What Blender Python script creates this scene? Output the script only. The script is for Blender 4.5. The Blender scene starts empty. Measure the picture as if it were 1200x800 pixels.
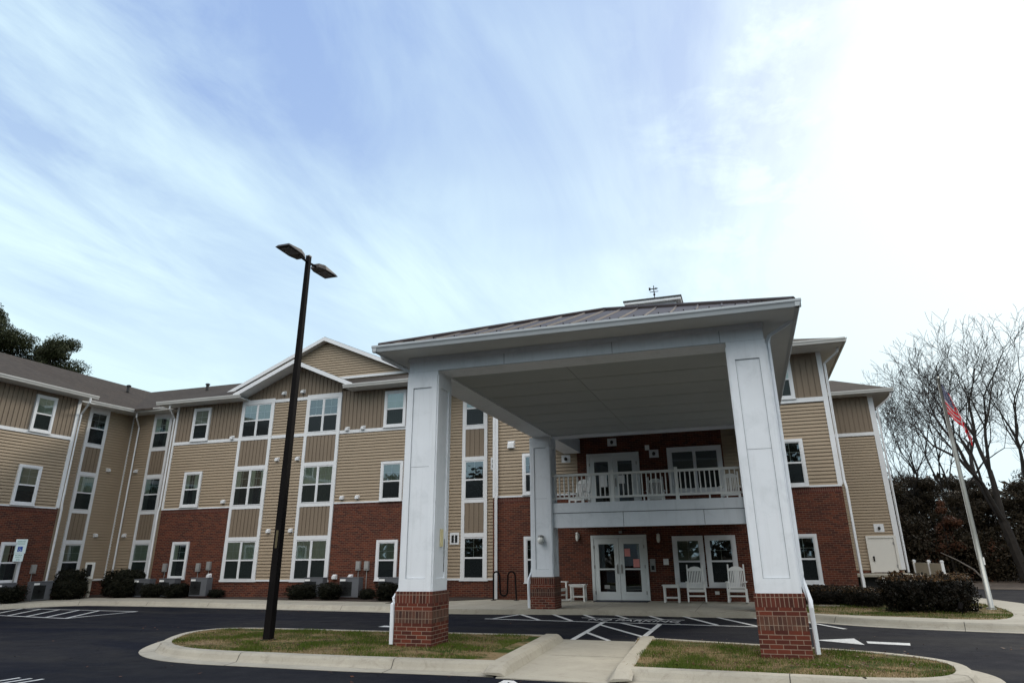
import bpy, bmesh, math, random
from mathutils import Vector, Matrix, noise
R_ = math.radians
random.seed(11)
S = bpy.context.scene
COL = S.collection

# ------------------------------------------------------------------ camera, light, exposure
cam_d = bpy.data.cameras.new('camera'); cam = bpy.data.objects.new('camera', cam_d); COL.objects.link(cam)
m3 = Matrix([[0.9508827852, 0.117509225, 0.2863800112], [0.3093595823, -0.328198136, -0.8925147799], [-0.0108893342, 0.9372713403, -0.3484305624]])
cam.matrix_world = Matrix.Translation((0, 0, 1.7)) @ m3.to_4x4()
cam_d.sensor_width = 36; cam_d.sensor_fit = 'HORIZONTAL'
cam_d.lens = 790.26 / 1200 * 36
cam_d.shift_x = -6.45 / 1200; cam_d.shift_y = -44.66 / 1200
cam_d.clip_start = 0.1; cam_d.clip_end = 2000
S.camera = cam
S.render.resolution_x = 1024; S.render.resolution_y = 682

SUN_DIR = Vector((0.46, 0.72, 0.50)).normalized()
SUN_EL = math.asin(SUN_DIR.z); SUN_AZ = math.atan2(SUN_DIR.x, SUN_DIR.y)
S.view_settings.view_transform = 'Standard'; S.view_settings.look = 'None'
S.view_settings.exposure = 0.48; S.view_settings.gamma = 1.0
W = bpy.data.worlds.new('World'); S.world = W; W.use_nodes = True
nt = W.node_tree; nt.nodes.clear()
def N(t, tp, **kw):
    n = t.nodes.new(tp)
    for k, v in kw.items(): setattr(n, k, v)
    return n
def math_(t, op, a, b=None, c=None, clamp=False):
    n = N(t, 'ShaderNodeMath', operation=op); n.use_clamp = clamp
    for i, v in enumerate((a, b, c)):
        if v is None: continue
        if isinstance(v, (int, float)): n.inputs[i].default_value = v
        else: t.links.new(v, n.inputs[i])
    return n.outputs[0]
def mixc(t, f, a, b):
    n = N(t, 'ShaderNodeMix', data_type='RGBA')
    for s, v in ((0, f), (6, a), (7, b)):
        if isinstance(v, (int, float)): n.inputs[s].default_value = v
        elif isinstance(v, (tuple, list)): n.inputs[s].default_value = (*v[:3], 1)
        else: t.links.new(v, n.inputs[s])
    return n.outputs[2]
def ramp(t, fac, stops):
    n = N(t, 'ShaderNodeValToRGB'); t.links.new(fac, n.inputs[0])
    e = n.color_ramp.elements
    while len(e) < len(stops): e.new(0.5)
    for i, (p, c) in enumerate(stops):
        e[i].position = p; e[i].color = (c, c, c, 1) if isinstance(c, (int, float)) else (*c, 1)
    return n.outputs[0]
sky = N(nt, 'ShaderNodeTexSky', sky_type='NISHITA')
sky.sun_disc = False; sky.sun_elevation = SUN_EL; sky.sun_rotation = SUN_AZ
sky.air_density = 1.0; sky.dust_density = 1.2; sky.ozone_density = 2.0
tc = N(nt, 'ShaderNodeTexCoord')
sep = N(nt, 'ShaderNodeSeparateXYZ'); nt.links.new(tc.outputs['Generated'], sep.inputs[0])
# cirrus sheet: project the view direction on a high plane
zc = math_(nt, 'MAXIMUM', sep.outputs[2], 0.06)
zc = math_(nt, 'ADD', zc, 0.12)
cx = math_(nt, 'DIVIDE', sep.outputs[0], zc); cy = math_(nt, 'DIVIDE', sep.outputs[1], zc)
cmb = N(nt, 'ShaderNodeCombineXYZ'); nt.links.new(cx, cmb.inputs[0]); nt.links.new(cy, cmb.inputs[1])
mp = N(nt, 'ShaderNodeMapping'); nt.links.new(cmb.outputs[0], mp.inputs[0])
mp.inputs['Rotation'].default_value = (0, 0, R_(28)); mp.inputs['Scale'].default_value = (1.2, 0.40, 1)
n1 = N(nt, 'ShaderNodeTexNoise'); nt.links.new(mp.outputs[0], n1.inputs['Vector'])
n1.inputs['Scale'].default_value = 1.9; n1.inputs['Detail'].default_value = 10; n1.inputs['Roughness'].default_value = 0.62; n1.inputs['Distortion'].default_value = 0.5
n2 = N(nt, 'ShaderNodeTexNoise'); nt.links.new(cmb.outputs[0], n2.inputs['Vector'])
n2.inputs['Scale'].default_value = 0.7; n2.inputs['Detail'].default_value = 4
veil = ramp(nt, n1.outputs['Fac'], [(0.40, 0.0), (0.66, 1.0)])
big = ramp(nt, n2.outputs['Fac'], [(0.35, 0.15), (0.65, 1.0)])
# thicker, brighter veil round the sun and down at the horizon
dt = N(nt, 'ShaderNodeVectorMath', operation='DOT_PRODUCT'); nt.links.new(tc.outputs['Generated'], dt.inputs[0]); dt.inputs[1].default_value = SUN_DIR
glow = ramp(nt, dt.outputs['Value'], [(0.0, 0.0), (0.60, 0.02), (0.78, 0.10), (0.88, 0.22), (0.945, 0.40), (0.98, 0.68), (1.0, 0.95)])
puff = N(nt, 'ShaderNodeTexNoise'); nt.links.new(cmb.outputs[0], puff.inputs['Vector'])
puff.inputs['Scale'].default_value = 5.5; puff.inputs['Detail'].default_value = 8; puff.inputs['Roughness'].default_value = 0.6; puff.inputs['Distortion'].default_value = 0.3
pf = math_(nt, 'MULTIPLY', ramp(nt, puff.outputs['Fac'], [(0.50, 0.0), (0.66, 1.0)]), ramp(nt, dt.outputs['Value'], [(0.80, 0.0), (0.92, 0.35), (0.97, 0.2)]))
hor = ramp(nt, sep.outputs[2], [(0.0, 0.85), (0.25, 0.72), (0.40, 0.42), (0.56, 0.10), (0.75, 0.0)])
v = math_(nt, 'MULTIPLY', veil, big)
v = math_(nt, 'MULTIPLY', v, 0.74)
v = math_(nt, 'ADD', v, 0.02)
v = math_(nt, 'ADD', v, hor)
v = math_(nt, 'ADD', v, pf)
v = math_(nt, 'ADD', v, math_(nt, 'MULTIPLY', glow, 1.1), clamp=True)
ccol = mixc(nt, glow, (5.5, 7.1, 7.7), (9.6, 9.4, 9.2))
# brightness added to the unseen sky behind the camera, to light facade and columns
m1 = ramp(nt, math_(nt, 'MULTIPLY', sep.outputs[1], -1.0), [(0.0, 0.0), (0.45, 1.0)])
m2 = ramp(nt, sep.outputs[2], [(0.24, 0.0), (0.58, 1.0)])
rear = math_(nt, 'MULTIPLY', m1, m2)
blue = N(nt, 'ShaderNodeVectorMath', operation='MULTIPLY'); nt.links.new(sky.outputs[0], blue.inputs[0]); blue.inputs[1].default_value = (2.0, 1.45, 1.35)
thin = mixc(nt, 0.85, blue.outputs[0], (2.25, 3.45, 6.1))
col = mixc(nt, v, thin, ccol)
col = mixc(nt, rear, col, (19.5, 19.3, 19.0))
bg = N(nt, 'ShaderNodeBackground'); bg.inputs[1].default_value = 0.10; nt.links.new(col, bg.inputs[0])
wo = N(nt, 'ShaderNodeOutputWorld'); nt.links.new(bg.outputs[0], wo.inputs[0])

sd = bpy.data.lights.new('sun', 'SUN'); sd.energy = 1.5; sd.angle = R_(11); sd.color = (1.0, 0.93, 0.82)
sun = bpy.data.objects.new('sun', sd); COL.objects.link(sun)
sun.rotation_euler = SUN_DIR.to_track_quat('Z', 'Y').to_euler()

# ------------------------------------------------------------------ materials
MAT = {}
def newmat(name):
    m = bpy.data.materials.new(name); m.use_nodes = True
    t = m.node_tree; b = t.nodes['Principled BSDF']
    MAT[name] = m
    return m, t, b
def geo_pos(t):
    return N(t, 'ShaderNodeNewGeometry').outputs['Position']
def noise_(t, vec, scale, detail=4, rough=0.55, dist=0.0):
    n = N(t, 'ShaderNodeTexNoise'); t.links.new(vec, n.inputs['Vector'])
    n.inputs['Scale'].default_value = scale; n.inputs['Detail'].default_value = detail
    n.inputs['Roughness'].default_value = rough; n.inputs['Distortion'].default_value = dist
    return n.outputs['Fac']
def bump_(t, b, h, strength=0.3, dist=0.01):
    n = N(t, 'ShaderNodeBump'); n.inputs['Strength'].default_value = strength; n.inputs['Distance'].default_value = dist
    t.links.new(h, n.inputs['Height']); t.links.new(n.outputs[0], b.inputs['Normal'])
def plain(name, c, rough=0.6, metal=0.0, var=0.12, scale=1.2, dirt=None, spec=0.4, bump=0.0):
    m, t, b = newmat(name)
    p = geo_pos(t)
    f = noise_(t, p, scale, 6, 0.65)
    lo = tuple(max(0, x * (1 - var)) for x in c); hi = tuple(min(1, x * (1 + var)) for x in c)
    col = mixc(t, ramp(t, f, [(0.3, 0.0), (0.7, 1.0)]), lo, hi)
    if dirt:
        g = noise_(t, p, scale * 3.1, 8, 0.7, 0.6)
        col = mixc(t, ramp(t, g, [(0.52, 0.0), (0.75, 0.55)]), col, dirt)
    t.links.new(col, b.inputs['Base Color'])
    b.inputs['Roughness'].default_value = rough; b.inputs['Metallic'].default_value = metal
    b.inputs['Specular IOR Level'].default_value = spec
    if bump: bump_(t, b, noise_(t, p, scale * 30, 4), bump)
    return m
plain('white_trim', (0.66, 0.67, 0.68), 0.5, var=0.05, dirt=(0.55, 0.55, 0.52))
plain('portico_white', (0.72, 0.75, 0.78), 0.55, var=0.05, scale=0.7, dirt=(0.52, 0.56, 0.58))
t_ = MAT['portico_white'].node_tree; b_ = t_.nodes['Principled BSDF']; src = b_.inputs['Base Color'].links[0].from_socket
mp_ = N(t_, 'ShaderNodeMapping'); t_.links.new(geo_pos(t_), mp_.inputs[0]); mp_.inputs['Scale'].default_value = (9, 9, .55)
st_ = noise_(t_, mp_.outputs[0], 1.0, 6, 0.7)
t_.links.new(mixc(t_, ramp(t_, st_, [(0.52, 0.0), (0.75, 0.28)]), src, (0.46, 0.48, 0.48)), b_.inputs['Base Color'])
plain('caulk_and_shade', (0.20, 0.22, 0.23), 0.8)
plain('gutter_grey', (0.40, 0.43, 0.445), 0.45, var=0.06)
plain('gutter_tan', (0.46, 0.455, 0.43), 0.45, var=0.06)
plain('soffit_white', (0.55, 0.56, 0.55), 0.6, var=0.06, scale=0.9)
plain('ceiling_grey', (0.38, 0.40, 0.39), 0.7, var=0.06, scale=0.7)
plain('dark_gap', (0.03, 0.03, 0.03), 0.9)
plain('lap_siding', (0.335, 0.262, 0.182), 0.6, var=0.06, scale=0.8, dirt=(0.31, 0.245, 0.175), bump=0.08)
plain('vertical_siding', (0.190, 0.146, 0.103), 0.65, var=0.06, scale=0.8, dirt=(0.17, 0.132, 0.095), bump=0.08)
plain('black_metal', (0.007, 0.006, 0.006), 0.8, 0.0, var=0.3, spec=0.08)
plain('bronze_metal', (0.022, 0.017, 0.013), 0.5, 0.1, var=0.3)
plain('brass_dull', (0.10, 0.08, 0.04), 0.6)
plain('pole_metal', (0.42, 0.42, 0.38), 0.45, 0.7, var=0.1)
plain('unit_grey', (0.11, 0.115, 0.125), 0.5, 0.1, var=0.1)
plain('box_grey', (0.26, 0.26, 0.25), 0.5, var=0.1)
plain('lens_glass', (0.75, 0.75, 0.70), 0.2)
plain('door_white', (0.62, 0.65, 0.64), 0.5, var=0.04)
plain('door_cream', (0.62, 0.60, 0.55), 0.5, var=0.04)
plain('steel', (0.35, 0.34, 0.32), 0.35, 0.8)
plain('chair_white', (0.74, 0.74, 0.71), 0.5, var=0.05)
plain('pink_paper', (0.75, 0.30, 0.28), 0.8)
plain('white_paper', (0.8, 0.8, 0.78), 0.8)
plain('cream_plate', (0.70, 0.62, 0.36), 0.6)
plain('sign_white', (0.62, 0.72, 0.72), 0.45, var=0.04)
plain('sign_green', (0.03, 0.22, 0.18), 0.5)
plain('sign_blue', (0.02, 0.07, 0.32), 0.5)
plain('mat_dark', (0.02, 0.022, 0.035), 0.9)
plain('fence_tan', (0.40, 0.37, 0.31), 0.6)
plain('wood_grey', (0.22, 0.20, 0.18), 0.8, var=0.2, scale=5)
plain('dark_room', (0.012, 0.014, 0.014), 0.9)
plain('curtain', (0.50, 0.52, 0.44), 0.9, var=0.12, scale=2)
plain('blind', (0.27, 0.285, 0.24), 0.8)
plain('screen_dark', (0.018, 0.022, 0.022), 0.55, spec=0.35)
plain('joint_dark', (0.06, 0.055, 0.045), 0.9)
plain('flag_blue', (0.015, 0.02, 0.10), 0.8)
plain('roof_vent_black', (0.015, 0.015, 0.015), 0.6)

def glass_mat(name, tint, amt):
    m, t, b = newmat(name)
    t.nodes.remove(b)
    tr = N(t, 'ShaderNodeBsdfTransparent'); tr.inputs[0].default_value = (*tint, 1)
    gl = N(t, 'ShaderNodeBsdfGlossy'); gl.inputs['Roughness'].default_value = 0.015; gl.inputs[0].default_value = (0.85, 0.95, 1.0, 1)
    p = geo_pos(t)
    bn = N(t, 'ShaderNodeBump'); bn.inputs['Strength'].default_value = 0.05; bn.inputs['Distance'].default_value = 0.02
    t.links.new(noise_(t, p, 1.6, 1), bn.inputs['Height']); t.links.new(bn.outputs[0], gl.inputs['Normal'])
    fr = N(t, 'ShaderNodeFresnel'); fr.inputs[0].default_value = 1.5
    fac = math_(t, 'MULTIPLY', fr.outputs[0], amt, clamp=True)
    fac = math_(t, 'ADD', fac, 0.06, clamp=True)
    mx = N(t, 'ShaderNodeMixShader'); t.links.new(fac, mx.inputs[0]); t.links.new(tr.outputs[0], mx.inputs[1]); t.links.new(gl.outputs[0], mx.inputs[2])
    t.links.new(mx.outputs[0], t.nodes['Material Output'].inputs[0])
glass_mat('window_glass', (0.72, 0.79, 0.74), 2.9)
glass_mat('door_glass', (0.35, 0.40, 0.40), 1.6)

def wall_uv(t, rot=False):
    g = N(t, 'ShaderNodeNewGeometry')
    sp = N(t, 'ShaderNodeSeparateXYZ'); t.links.new(g.outputs['Position'], sp.inputs[0])
    sn = N(t, 'ShaderNodeSeparateXYZ'); t.links.new(g.outputs['True Normal'], sn.inputs[0])
    isx = math_(t, 'GREATER_THAN', math_(t, 'ABSOLUTE', sn.outputs[0]), 0.5)
    a = math_(t, 'MULTIPLY', sp.outputs[1], isx)
    b_ = math_(t, 'MULTIPLY', sp.outputs[0], math_(t, 'SUBTRACT', 1.0, isx))
    u = math_(t, 'ADD', a, b_)
    c = N(t, 'ShaderNodeCombineXYZ')
    if rot: t.links.new(sp.outputs[2], c.inputs[0]); t.links.new(u, c.inputs[1])
    else: t.links.new(u, c.inputs[0]); t.links.new(sp.outputs[2], c.inputs[1])
    return c.outputs[0], g.outputs['Position']
def brick_mat(name, rot=False, c1=(0.125, 0.033, 0.017), c2=(0.042, 0.0125, 0.010), mort=(0.19, 0.13, 0.09), dark=0.25, off=(0, 0)):
    m, t, b = newmat(name)
    uv, pos = wall_uv(t, rot)
    mpn = N(t, 'ShaderNodeMapping'); t.links.new(uv, mpn.inputs[0]); mpn.inputs['Location'].default_value = (off[0], off[1], 0)
    bt = N(t, 'ShaderNodeTexBrick'); t.links.new(mpn.outputs[0], bt.inputs['Vector'])
    bt.inputs['Scale'].default_value = 1.0; bt.inputs['Brick Width'].default_value = 0.203; bt.inputs['Row Height'].default_value = 0.0677
    if rot: bt.offset = 0.0
    bt.inputs['Mortar Size'].default_value = 0.0055; bt.inputs['Mortar Smooth'].default_value = 0.25; bt.inputs['Bias'].default_value = 0.0
    bt.inputs['Color1'].default_value = (*c1, 1); bt.inputs['Color2'].default_value = (*c2, 1); bt.inputs['Mortar'].default_value = (*mort, 1)
    f = noise_(t, pos, 3.3, 4, 0.7)
    f2 = noise_(t, pos, 40, 3)
    colr = mixc(t, ramp(t, f, [(0.35, 0.0), (0.7, dark)]), bt.outputs['Color'], (0.06, 0.02, 0.018))
    colr = mixc(t, ramp(t, f2, [(0.45, 0.0), (0.85, 0.14)]), colr, (0.20, 0.085, 0.05))
    t.links.new(colr, b.inputs['Base Color']); b.inputs['Roughness'].default_value = 0.85; b.inputs['Specular IOR Level'].default_value = 0.2
    h = math_(t, 'SUBTRACT', 1.0, bt.outputs['Fac'])
    h = math_(t, 'ADD', h, math_(t, 'MULTIPLY', f2, 0.3))
    bump_(t, b, h, 0.6, 0.008)
brick_mat('brick'); brick_mat('brick_soldier', True, (0.105, 0.029, 0.022), (0.06, 0.018, 0.015))
brick_mat('brick_mixed', True, (0.13, 0.06, 0.045), (0.05, 0.025, 0.022), dark=0.5)
brick_mat('brick_column', False, (0.150, 0.036, 0.020), (0.058, 0.017, 0.013), (0.30, 0.22, 0.165))
brick_mat('brick_column_soldier', True, (0.125, 0.033, 0.021), (0.050, 0.017, 0.013), (0.30, 0.22, 0.165))
brick_mat('brick_column_mixed', True, (0.15, 0.07, 0.045), (0.045, 0.026, 0.022), (0.29, 0.215, 0.16), dark=0.5)

def shingle():
    m, t, b = newmat('shingles')
    p = geo_pos(t)
    bt = N(t, 'ShaderNodeTexBrick')
    mpn = N(t, 'ShaderNodeMapping'); t.links.new(p, mpn.inputs[0]); t.links.new(mpn.outputs[0], bt.inputs['Vector'])
    bt.inputs['Scale'].default_value = 1; bt.inputs['Brick Width'].default_value = 0.3; bt.inputs['Row Height'].default_value = 0.135
    bt.inputs['Mortar Size'].default_value = 0.008
    bt.inputs['Color1'].default_value = (0.058, 0.046, 0.038, 1); bt.inputs['Color2'].default_value = (0.034, 0.027, 0.023, 1); bt.inputs['Mortar'].default_value = (0.018, 0.014, 0.012, 1)
    f = noise_(t, p, 0.5, 5, 0.7); f2 = noise_(t, p, 60, 2)
    c = mixc(t, ramp(t, f, [(0.35, 0), (0.7, 0.4)]), bt.outputs['Color'], (0.062, 0.052, 0.04))
    c = mixc(t, ramp(t, f2, [(0.4, 0), (0.7, 0.3)]), c, (0.10, 0.085, 0.068))
    t.links.new(c, b.inputs['Base Color']); b.inputs['Roughness'].default_value = 0.95; b.inputs['Specular IOR Level'].default_value = 0.15
    bump_(t, b, bt.outputs['Fac'], -0.4, 0.01)
shingle()
plain('seam_roof', (0.046, 0.032, 0.028), 0.55, 0.1, var=0.1, scale=0.8)

def asphalt():
    m, t, b = newmat('asphalt')
    p = geo_pos(t)
    mpn = N(t, 'ShaderNodeMapping'); t.links.new(p, mpn.inputs[0]); mpn.inputs['Scale'].default_value = (0.35, 1, 1); mpn.inputs['Rotation'].default_value = (0, 0, R_(-6))
    a = noise_(t, mpn.outputs[0], 0.55, 5, 0.6, 0.6); g = noise_(t, p, 90, 3, 0.8); s = noise_(t, p, 2.2, 6, 0.7)
    c = mixc(t, ramp(t, a, [(0.38, 0), (0.66, 1)]), (0.008, 0.0095, 0.016), (0.024, 0.0235, 0.0245))
    c = mixc(t, ramp(t, s, [(0.5, 0), (0.75, 0.5)]), c, (0.014, 0.0145, 0.019))
    c = mixc(t, ramp(t, g, [(0.5, 0), (0.72, 0.55)]), c, (0.042, 0.042, 0.04))
    vo = N(t, 'ShaderNodeTexVoronoi', feature='DISTANCE_TO_EDGE'); vo.inputs['Scale'].default_value = 0.23
    wv = N(t, 'ShaderNodeVectorMath', operation='ADD'); nz = N(t, 'ShaderNodeTexNoise'); nz.inputs['Scale'].default_value = 1.4; nz.inputs['Detail'].default_value = 6; t.links.new(p, nz.inputs['Vector'])
    t.links.new(p, wv.inputs[0]); t.links.new(nz.outputs['Color'], wv.inputs[1]); t.links.new(wv.outputs[0], vo.inputs['Vector'])
    crack = math_(t, 'MULTIPLY', ramp(t, vo.outputs['Distance'], [(0.0, 1.0), (0.004, 0.0)]), ramp(t, noise_(t, p, 0.3, 3), [(0.48, 0.0), (0.56, 0.8)]))
    c = mixc(t, crack, c, (0.004, 0.004, 0.005))
    oil = ramp(t, noise_(t, p, 1.1, 2), [(0.70, 0.0), (0.78, 0.7)]); c = mixc(t, oil, c, (0.007, 0.007, 0.009))
    t.links.new(c, b.inputs['Base Color'])
    t.links.new(ramp(t, s, [(0.3, 0.72), (0.7, 0.95)]), b.inputs['Roughness']); b.inputs['Specular IOR Level'].default_value = 0.04
    bump_(t, b, g, 0.5, 0.006)
asphalt()
def concrete(name, c, stain):
    m, t, b = newmat(name)
    p = geo_pos(t)
    a = noise_(t, p, 0.9, 7, 0.7, 0.4); g = noise_(t, p, 70, 3); d = noise_(t, p, 5, 8, 0.75, 1.0)
    col = mixc(t, ramp(t, a, [(0.35, 0), (0.68, 1)]), tuple(x * 0.8 for x in c), c)
    col = mixc(t, ramp(t, d, [(0.52, 0), (0.72, 0.6)]), col, stain)
    col = mixc(t, ramp(t, g, [(0.45, 0), (0.75, 0.25)]), col, tuple(x * 0.55 for x in c))
    t.links.new(col, b.inputs['Base Color']); b.inputs['Roughness'].default_value = 0.88; b.inputs['Specular IOR Level'].default_value = 0.2
    bump_(t, b, g, 0.35, 0.004)
concrete('concrete', (0.40, 0.37, 0.30), (0.24, 0.21, 0.165))
concrete('kerb_concrete', (0.42, 0.385, 0.31), (0.20, 0.17, 0.13))
def paint():
    m, t, b = newmat('road_paint')
    p = geo_pos(t)
    d = noise_(t, p, 9, 8, 0.8); g = noise_(t, p, 80, 3)
    col = mixc(t, ramp(t, d, [(0.45, 0), (0.66, 0.7)]), (0.66, 0.66, 0.64), (0.20, 0.20, 0.195))
    col = mixc(t, ramp(t, g, [(0.55, 0), (0.75, 0.5)]), col, (0.2, 0.2, 0.2))
    t.links.new(col, b.inputs['Base Color']); b.inputs['Roughness'].default_value = 0.7
paint()
def grass():
    m, t, b = newmat('turf')
    p = geo_pos(t)
    mpn = N(t, 'ShaderNodeMapping'); t.links.new(p, mpn.inputs[0]); mpn.inputs['Scale'].default_value = (0.7, 1.3, 1)
    a = noise_(t, mpn.outputs[0], 0.8, 7, 0.72, 1.0); g = noise_(t, p, 22, 6, 0.8)
    c = mixc(t, ramp(t, a, [(0.46, 0), (0.53, 1)]), (0.036, 0.062, 0.008), (0.26, 0.185, 0.10))
    c = mixc(t, ramp(t, g, [(0.42, 0), (0.7, 0.55)]), c, (0.035, 0.032, 0.014))
    t.links.new(c, b.inputs['Base Color']); b.inputs['Roughness'].default_value = 0.95; b.inputs['Specular IOR Level'].default_value = 0.1
    bump_(t, b, g, 0.8, 0.03)
grass()
plain('leaf_litter', (0.075, 0.055, 0.038), 0.95, var=0.4, scale=2.5, dirt=(0.13, 0.075, 0.045), bump=0.4)
plain('mulch', (0.035, 0.024, 0.018), 0.95, var=0.4, scale=6, bump=0.5)
def leafmat(name, a, b2, rough=0.55, trans=0.2):
    m, t, b = newmat(name)
    p = geo_pos(t)
    oi = N(t, 'ShaderNodeObjectInfo')
    f = noise_(t, p, 9, 3, 0.8)
    c = mixc(t, ramp(t, f, [(0.35, 0), (0.65, 1)]), a, b2)
    t.links.new(c, b.inputs['Base Color']); b.inputs['Roughness'].default_value = rough; b.inputs['Specular IOR Level'].default_value = 0.10
leafmat('shrub_leaf', (0.006, 0.008, 0.005), (0.019, 0.018, 0.010))
leafmat('hedge_leaf', (0.007, 0.008, 0.006), (0.020, 0.015, 0.010), 0.4)
leafmat('hedge_tip', (0.13, 0.070, 0.035), (0.07, 0.05, 0.022), 0.5)
leafmat('pine_leaf', (0.014, 0.021, 0.009), (0.045, 0.048, 0.020))
leafmat('wood_leaf', (0.010, 0.010, 0.006), (0.050, 0.036, 0.021))
leafmat('rust_leaf', (0.10, 0.040, 0.022), (0.05, 0.028, 0.016))
plain('bark', (0.022, 0.018, 0.0145), 0.95, var=0.35, scale=4, bump=0.4)
plain('pale_bark', (0.16, 0.14, 0.12), 0.95, var=0.3, scale=4)
leafmat('grass_blade', (0.048, 0.090, 0.010), (0.10, 0.11, 0.024), 0.8)
def flagmat():
    m, t, b = newmat('flag_cloth')
    a = N(t, 'ShaderNodeUVMap'); sp = N(t, 'ShaderNodeSeparateXYZ'); t.links.new(a.outputs[0], sp.inputs[0])
    st = math_(t, 'MULTIPLY', sp.outputs[1], 13.0); st = math_(t, 'FLOOR', st); st = math_(t, 'MODULO', st, 2.0)
    c = mixc(t, st, (0.72, 0.008, 0.022), (0.55, 0.46, 0.46))
    can = math_(t, 'MULTIPLY', math_(t, 'LESS_THAN', sp.outputs[0], 0.4), math_(t, 'GREATER_THAN', sp.outputs[1], 0.4615))
    # stars: rows and columns of small dots in the canton
    u = math_(t, 'MULTIPLY', sp.outputs[0], 2.5 * 6); vv = math_(t, 'MULTIPLY', math_(t, 'SUBTRACT', sp.outputs[1], 0.4615), 9 / 0.5385)
    fu = math_(t, 'SUBTRACT', math_(t, 'FRACT', u), 0.5); fv = math_(t, 'SUBTRACT', math_(t, 'FRACT', vv), 0.5)
    d = math_(t, 'ADD', math_(t, 'MULTIPLY', fu, fu), math_(t, 'MULTIPLY', fv, fv))
    star = math_(t, 'LESS_THAN', d, 0.07)
    cc = mixc(t, star, (0.012, 0.018, 0.09), (0.6, 0.6, 0.62))
    c = mixc(t, can, c, cc)
    t.links.new(c, b.inputs['Base Color']); b.inputs['Roughness'].default_value = 0.75
flagmat()

# ------------------------------------------------------------------ mesh builder
class MB:
    def __init__(s): s.v = []; s.f = []; s.m = []; s.uv = None
    def quad(s, a, b, c, d, mi=0):
        i = len(s.v); s.v += [tuple(a), tuple(b), tuple(c), tuple(d)]; s.f.append((i, i + 1, i + 2, i + 3)); s.m.append(mi); return s
    def poly(s, pts, mi=0):
        i = len(s.v); s.v += [tuple(p) for p in pts]; s.f.append(tuple(range(i, i + len(pts)))); s.m.append(mi); return s
    def box(s, x0, x1, y0, y1, z0, z1, mi=0, M=None):
        i = len(s.v)
        P = [(x0, y0, z0), (x1, y0, z0), (x1, y1, z0), (x0, y1, z0), (x0, y0, z1), (x1, y0, z1), (x1, y1, z1), (x0, y1, z1)]
        if M is not None: P = [tuple(M @ Vector(p)) for p in P]
        s.v += P
        for f in ((0, 3, 2, 1), (4, 5, 6, 7), (0, 1, 5, 4), (1, 2, 6, 5), (2, 3, 7, 6), (3, 0, 4, 7)):
            s.f.append(tuple(i + k for k in f)); s.m.append(mi)
        return s
    def slab(s, pts, n, mi=0):          # polygon extruded by vector n
        n = Vector(n); k = len(pts); i = len(s.v)
        s.v += [tuple(p) for p in pts] + [tuple(Vector(p) + n) for p in pts]
        s.f.append(tuple(range(i, i + k))); s.m.append(mi)
        s.f.append(tuple(range(i + 2 * k - 1, i + k - 1, -1))); s.m.append(mi)
        for j in range(k):
            j2 = (j + 1) % k
            s.f.append((i + j, i + k + j, i + k + j2, i + j2)); s.m.append(mi)
        return s
    def tube(s, pts, r, n=8, mi=0, cap=True):
        pts = [Vector(p) for p in pts]
        rs = r if isinstance(r, (list, tuple)) else [r] * len(pts)
        i0 = len(s.v); up = Vector((0.13, 0.31, 0.94))
        for k, p in enumerate(pts):
            if k == 0: d = pts[1] - p
            elif k == len(pts) - 1: d = p - pts[k - 1]
            else: d = (pts[k + 1] - p).normalized() + (p - pts[k - 1]).normalized()
            d = d.normalized() if d.length > 1e-9 else Vector((0, 0, 1))
            a = d.cross(up)
            if a.length < 0.15: a = d.cross(Vector((1, 0.1, 0)))
            a.normalize(); b = d.cross(a)
            for j in range(n):
                t = 2 * math.pi * j / n
                q = p + (a * math.cos(t) + b * math.sin(t)) * rs[k]
                s.v.append((q.x, q.y, q.z))
        for k in range(len(pts) - 1):
            for j in range(n):
                j2 = (j + 1) % n
                s.f.append((i0 + k * n + j, i0 + k * n + j2, i0 + (k + 1) * n + j2, i0 + (k + 1) * n + j)); s.m.append(mi)
        if cap:
            s.f.append(tuple(i0 + j for j in range(n))); s.m.append(mi)
            s.f.append(tuple(i0 + (len(pts) - 1) * n + n - 1 - j for j in range(n))); s.m.append(mi)
        return s
    def sphere(s, c, r, nu=12, nv=8, sc=(1, 1, 1), mi=0):
        i0 = len(s.v)
        for a in range(nv + 1):
            th = math.pi * a / nv
            for b in range(nu):
                ph = 2 * math.pi * b / nu
                s.v.append((c[0] + r * sc[0] * math.sin(th) * math.cos(ph), c[1] + r * sc[1] * math.sin(th) * math.sin(ph), c[2] + r * sc[2] * math.cos(th)))
        for a in range(nv):
            for b in range(nu):
                b2 = (b + 1) % nu
                s.f.append((i0 + a * nu + b, i0 + (a + 1) * nu + b, i0 + (a + 1) * nu + b2, i0 + a * nu + b2)); s.m.append(mi)
        return s
    def build(s, name, mats, parent=None, smooth=False, bevel=0):
        me = bpy.data.meshes.new(name); me.from_pydata(s.v, [], s.f)
        if not isinstance(mats, (list, tuple)): mats = [mats]
        for k in mats: me.materials.append(MAT[k])
        me.polygons.foreach_set('material_index', s.m)
        if smooth: me.polygons.foreach_set('use_smooth', [True] * len(s.f))
        me.update()
        o = bpy.data.objects.new(name, me); COL.objects.link(o)
        if parent is not None: o.parent = parent
        if bevel:
            bm = bmesh.new(); bm.from_mesh(me); bmesh.ops.remove_doubles(bm, verts=bm.verts, dist=1e-5)
            bmesh.ops.bevel(bm, geom=[e for e in bm.edges if len(e.link_faces) == 2 and e.calc_face_angle(0) > 0.5], offset=bevel, segments=2, affect='EDGES', profile=0.6)
            bm.to_mesh(me); bm.free()
        return o
def tag(o, label=None, cat=None, group=None, kind=None):
    if label: o['label'] = label
    if cat: o['category'] = cat
    if group: o['group'] = group
    if kind: o['kind'] = kind
    return o
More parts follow.
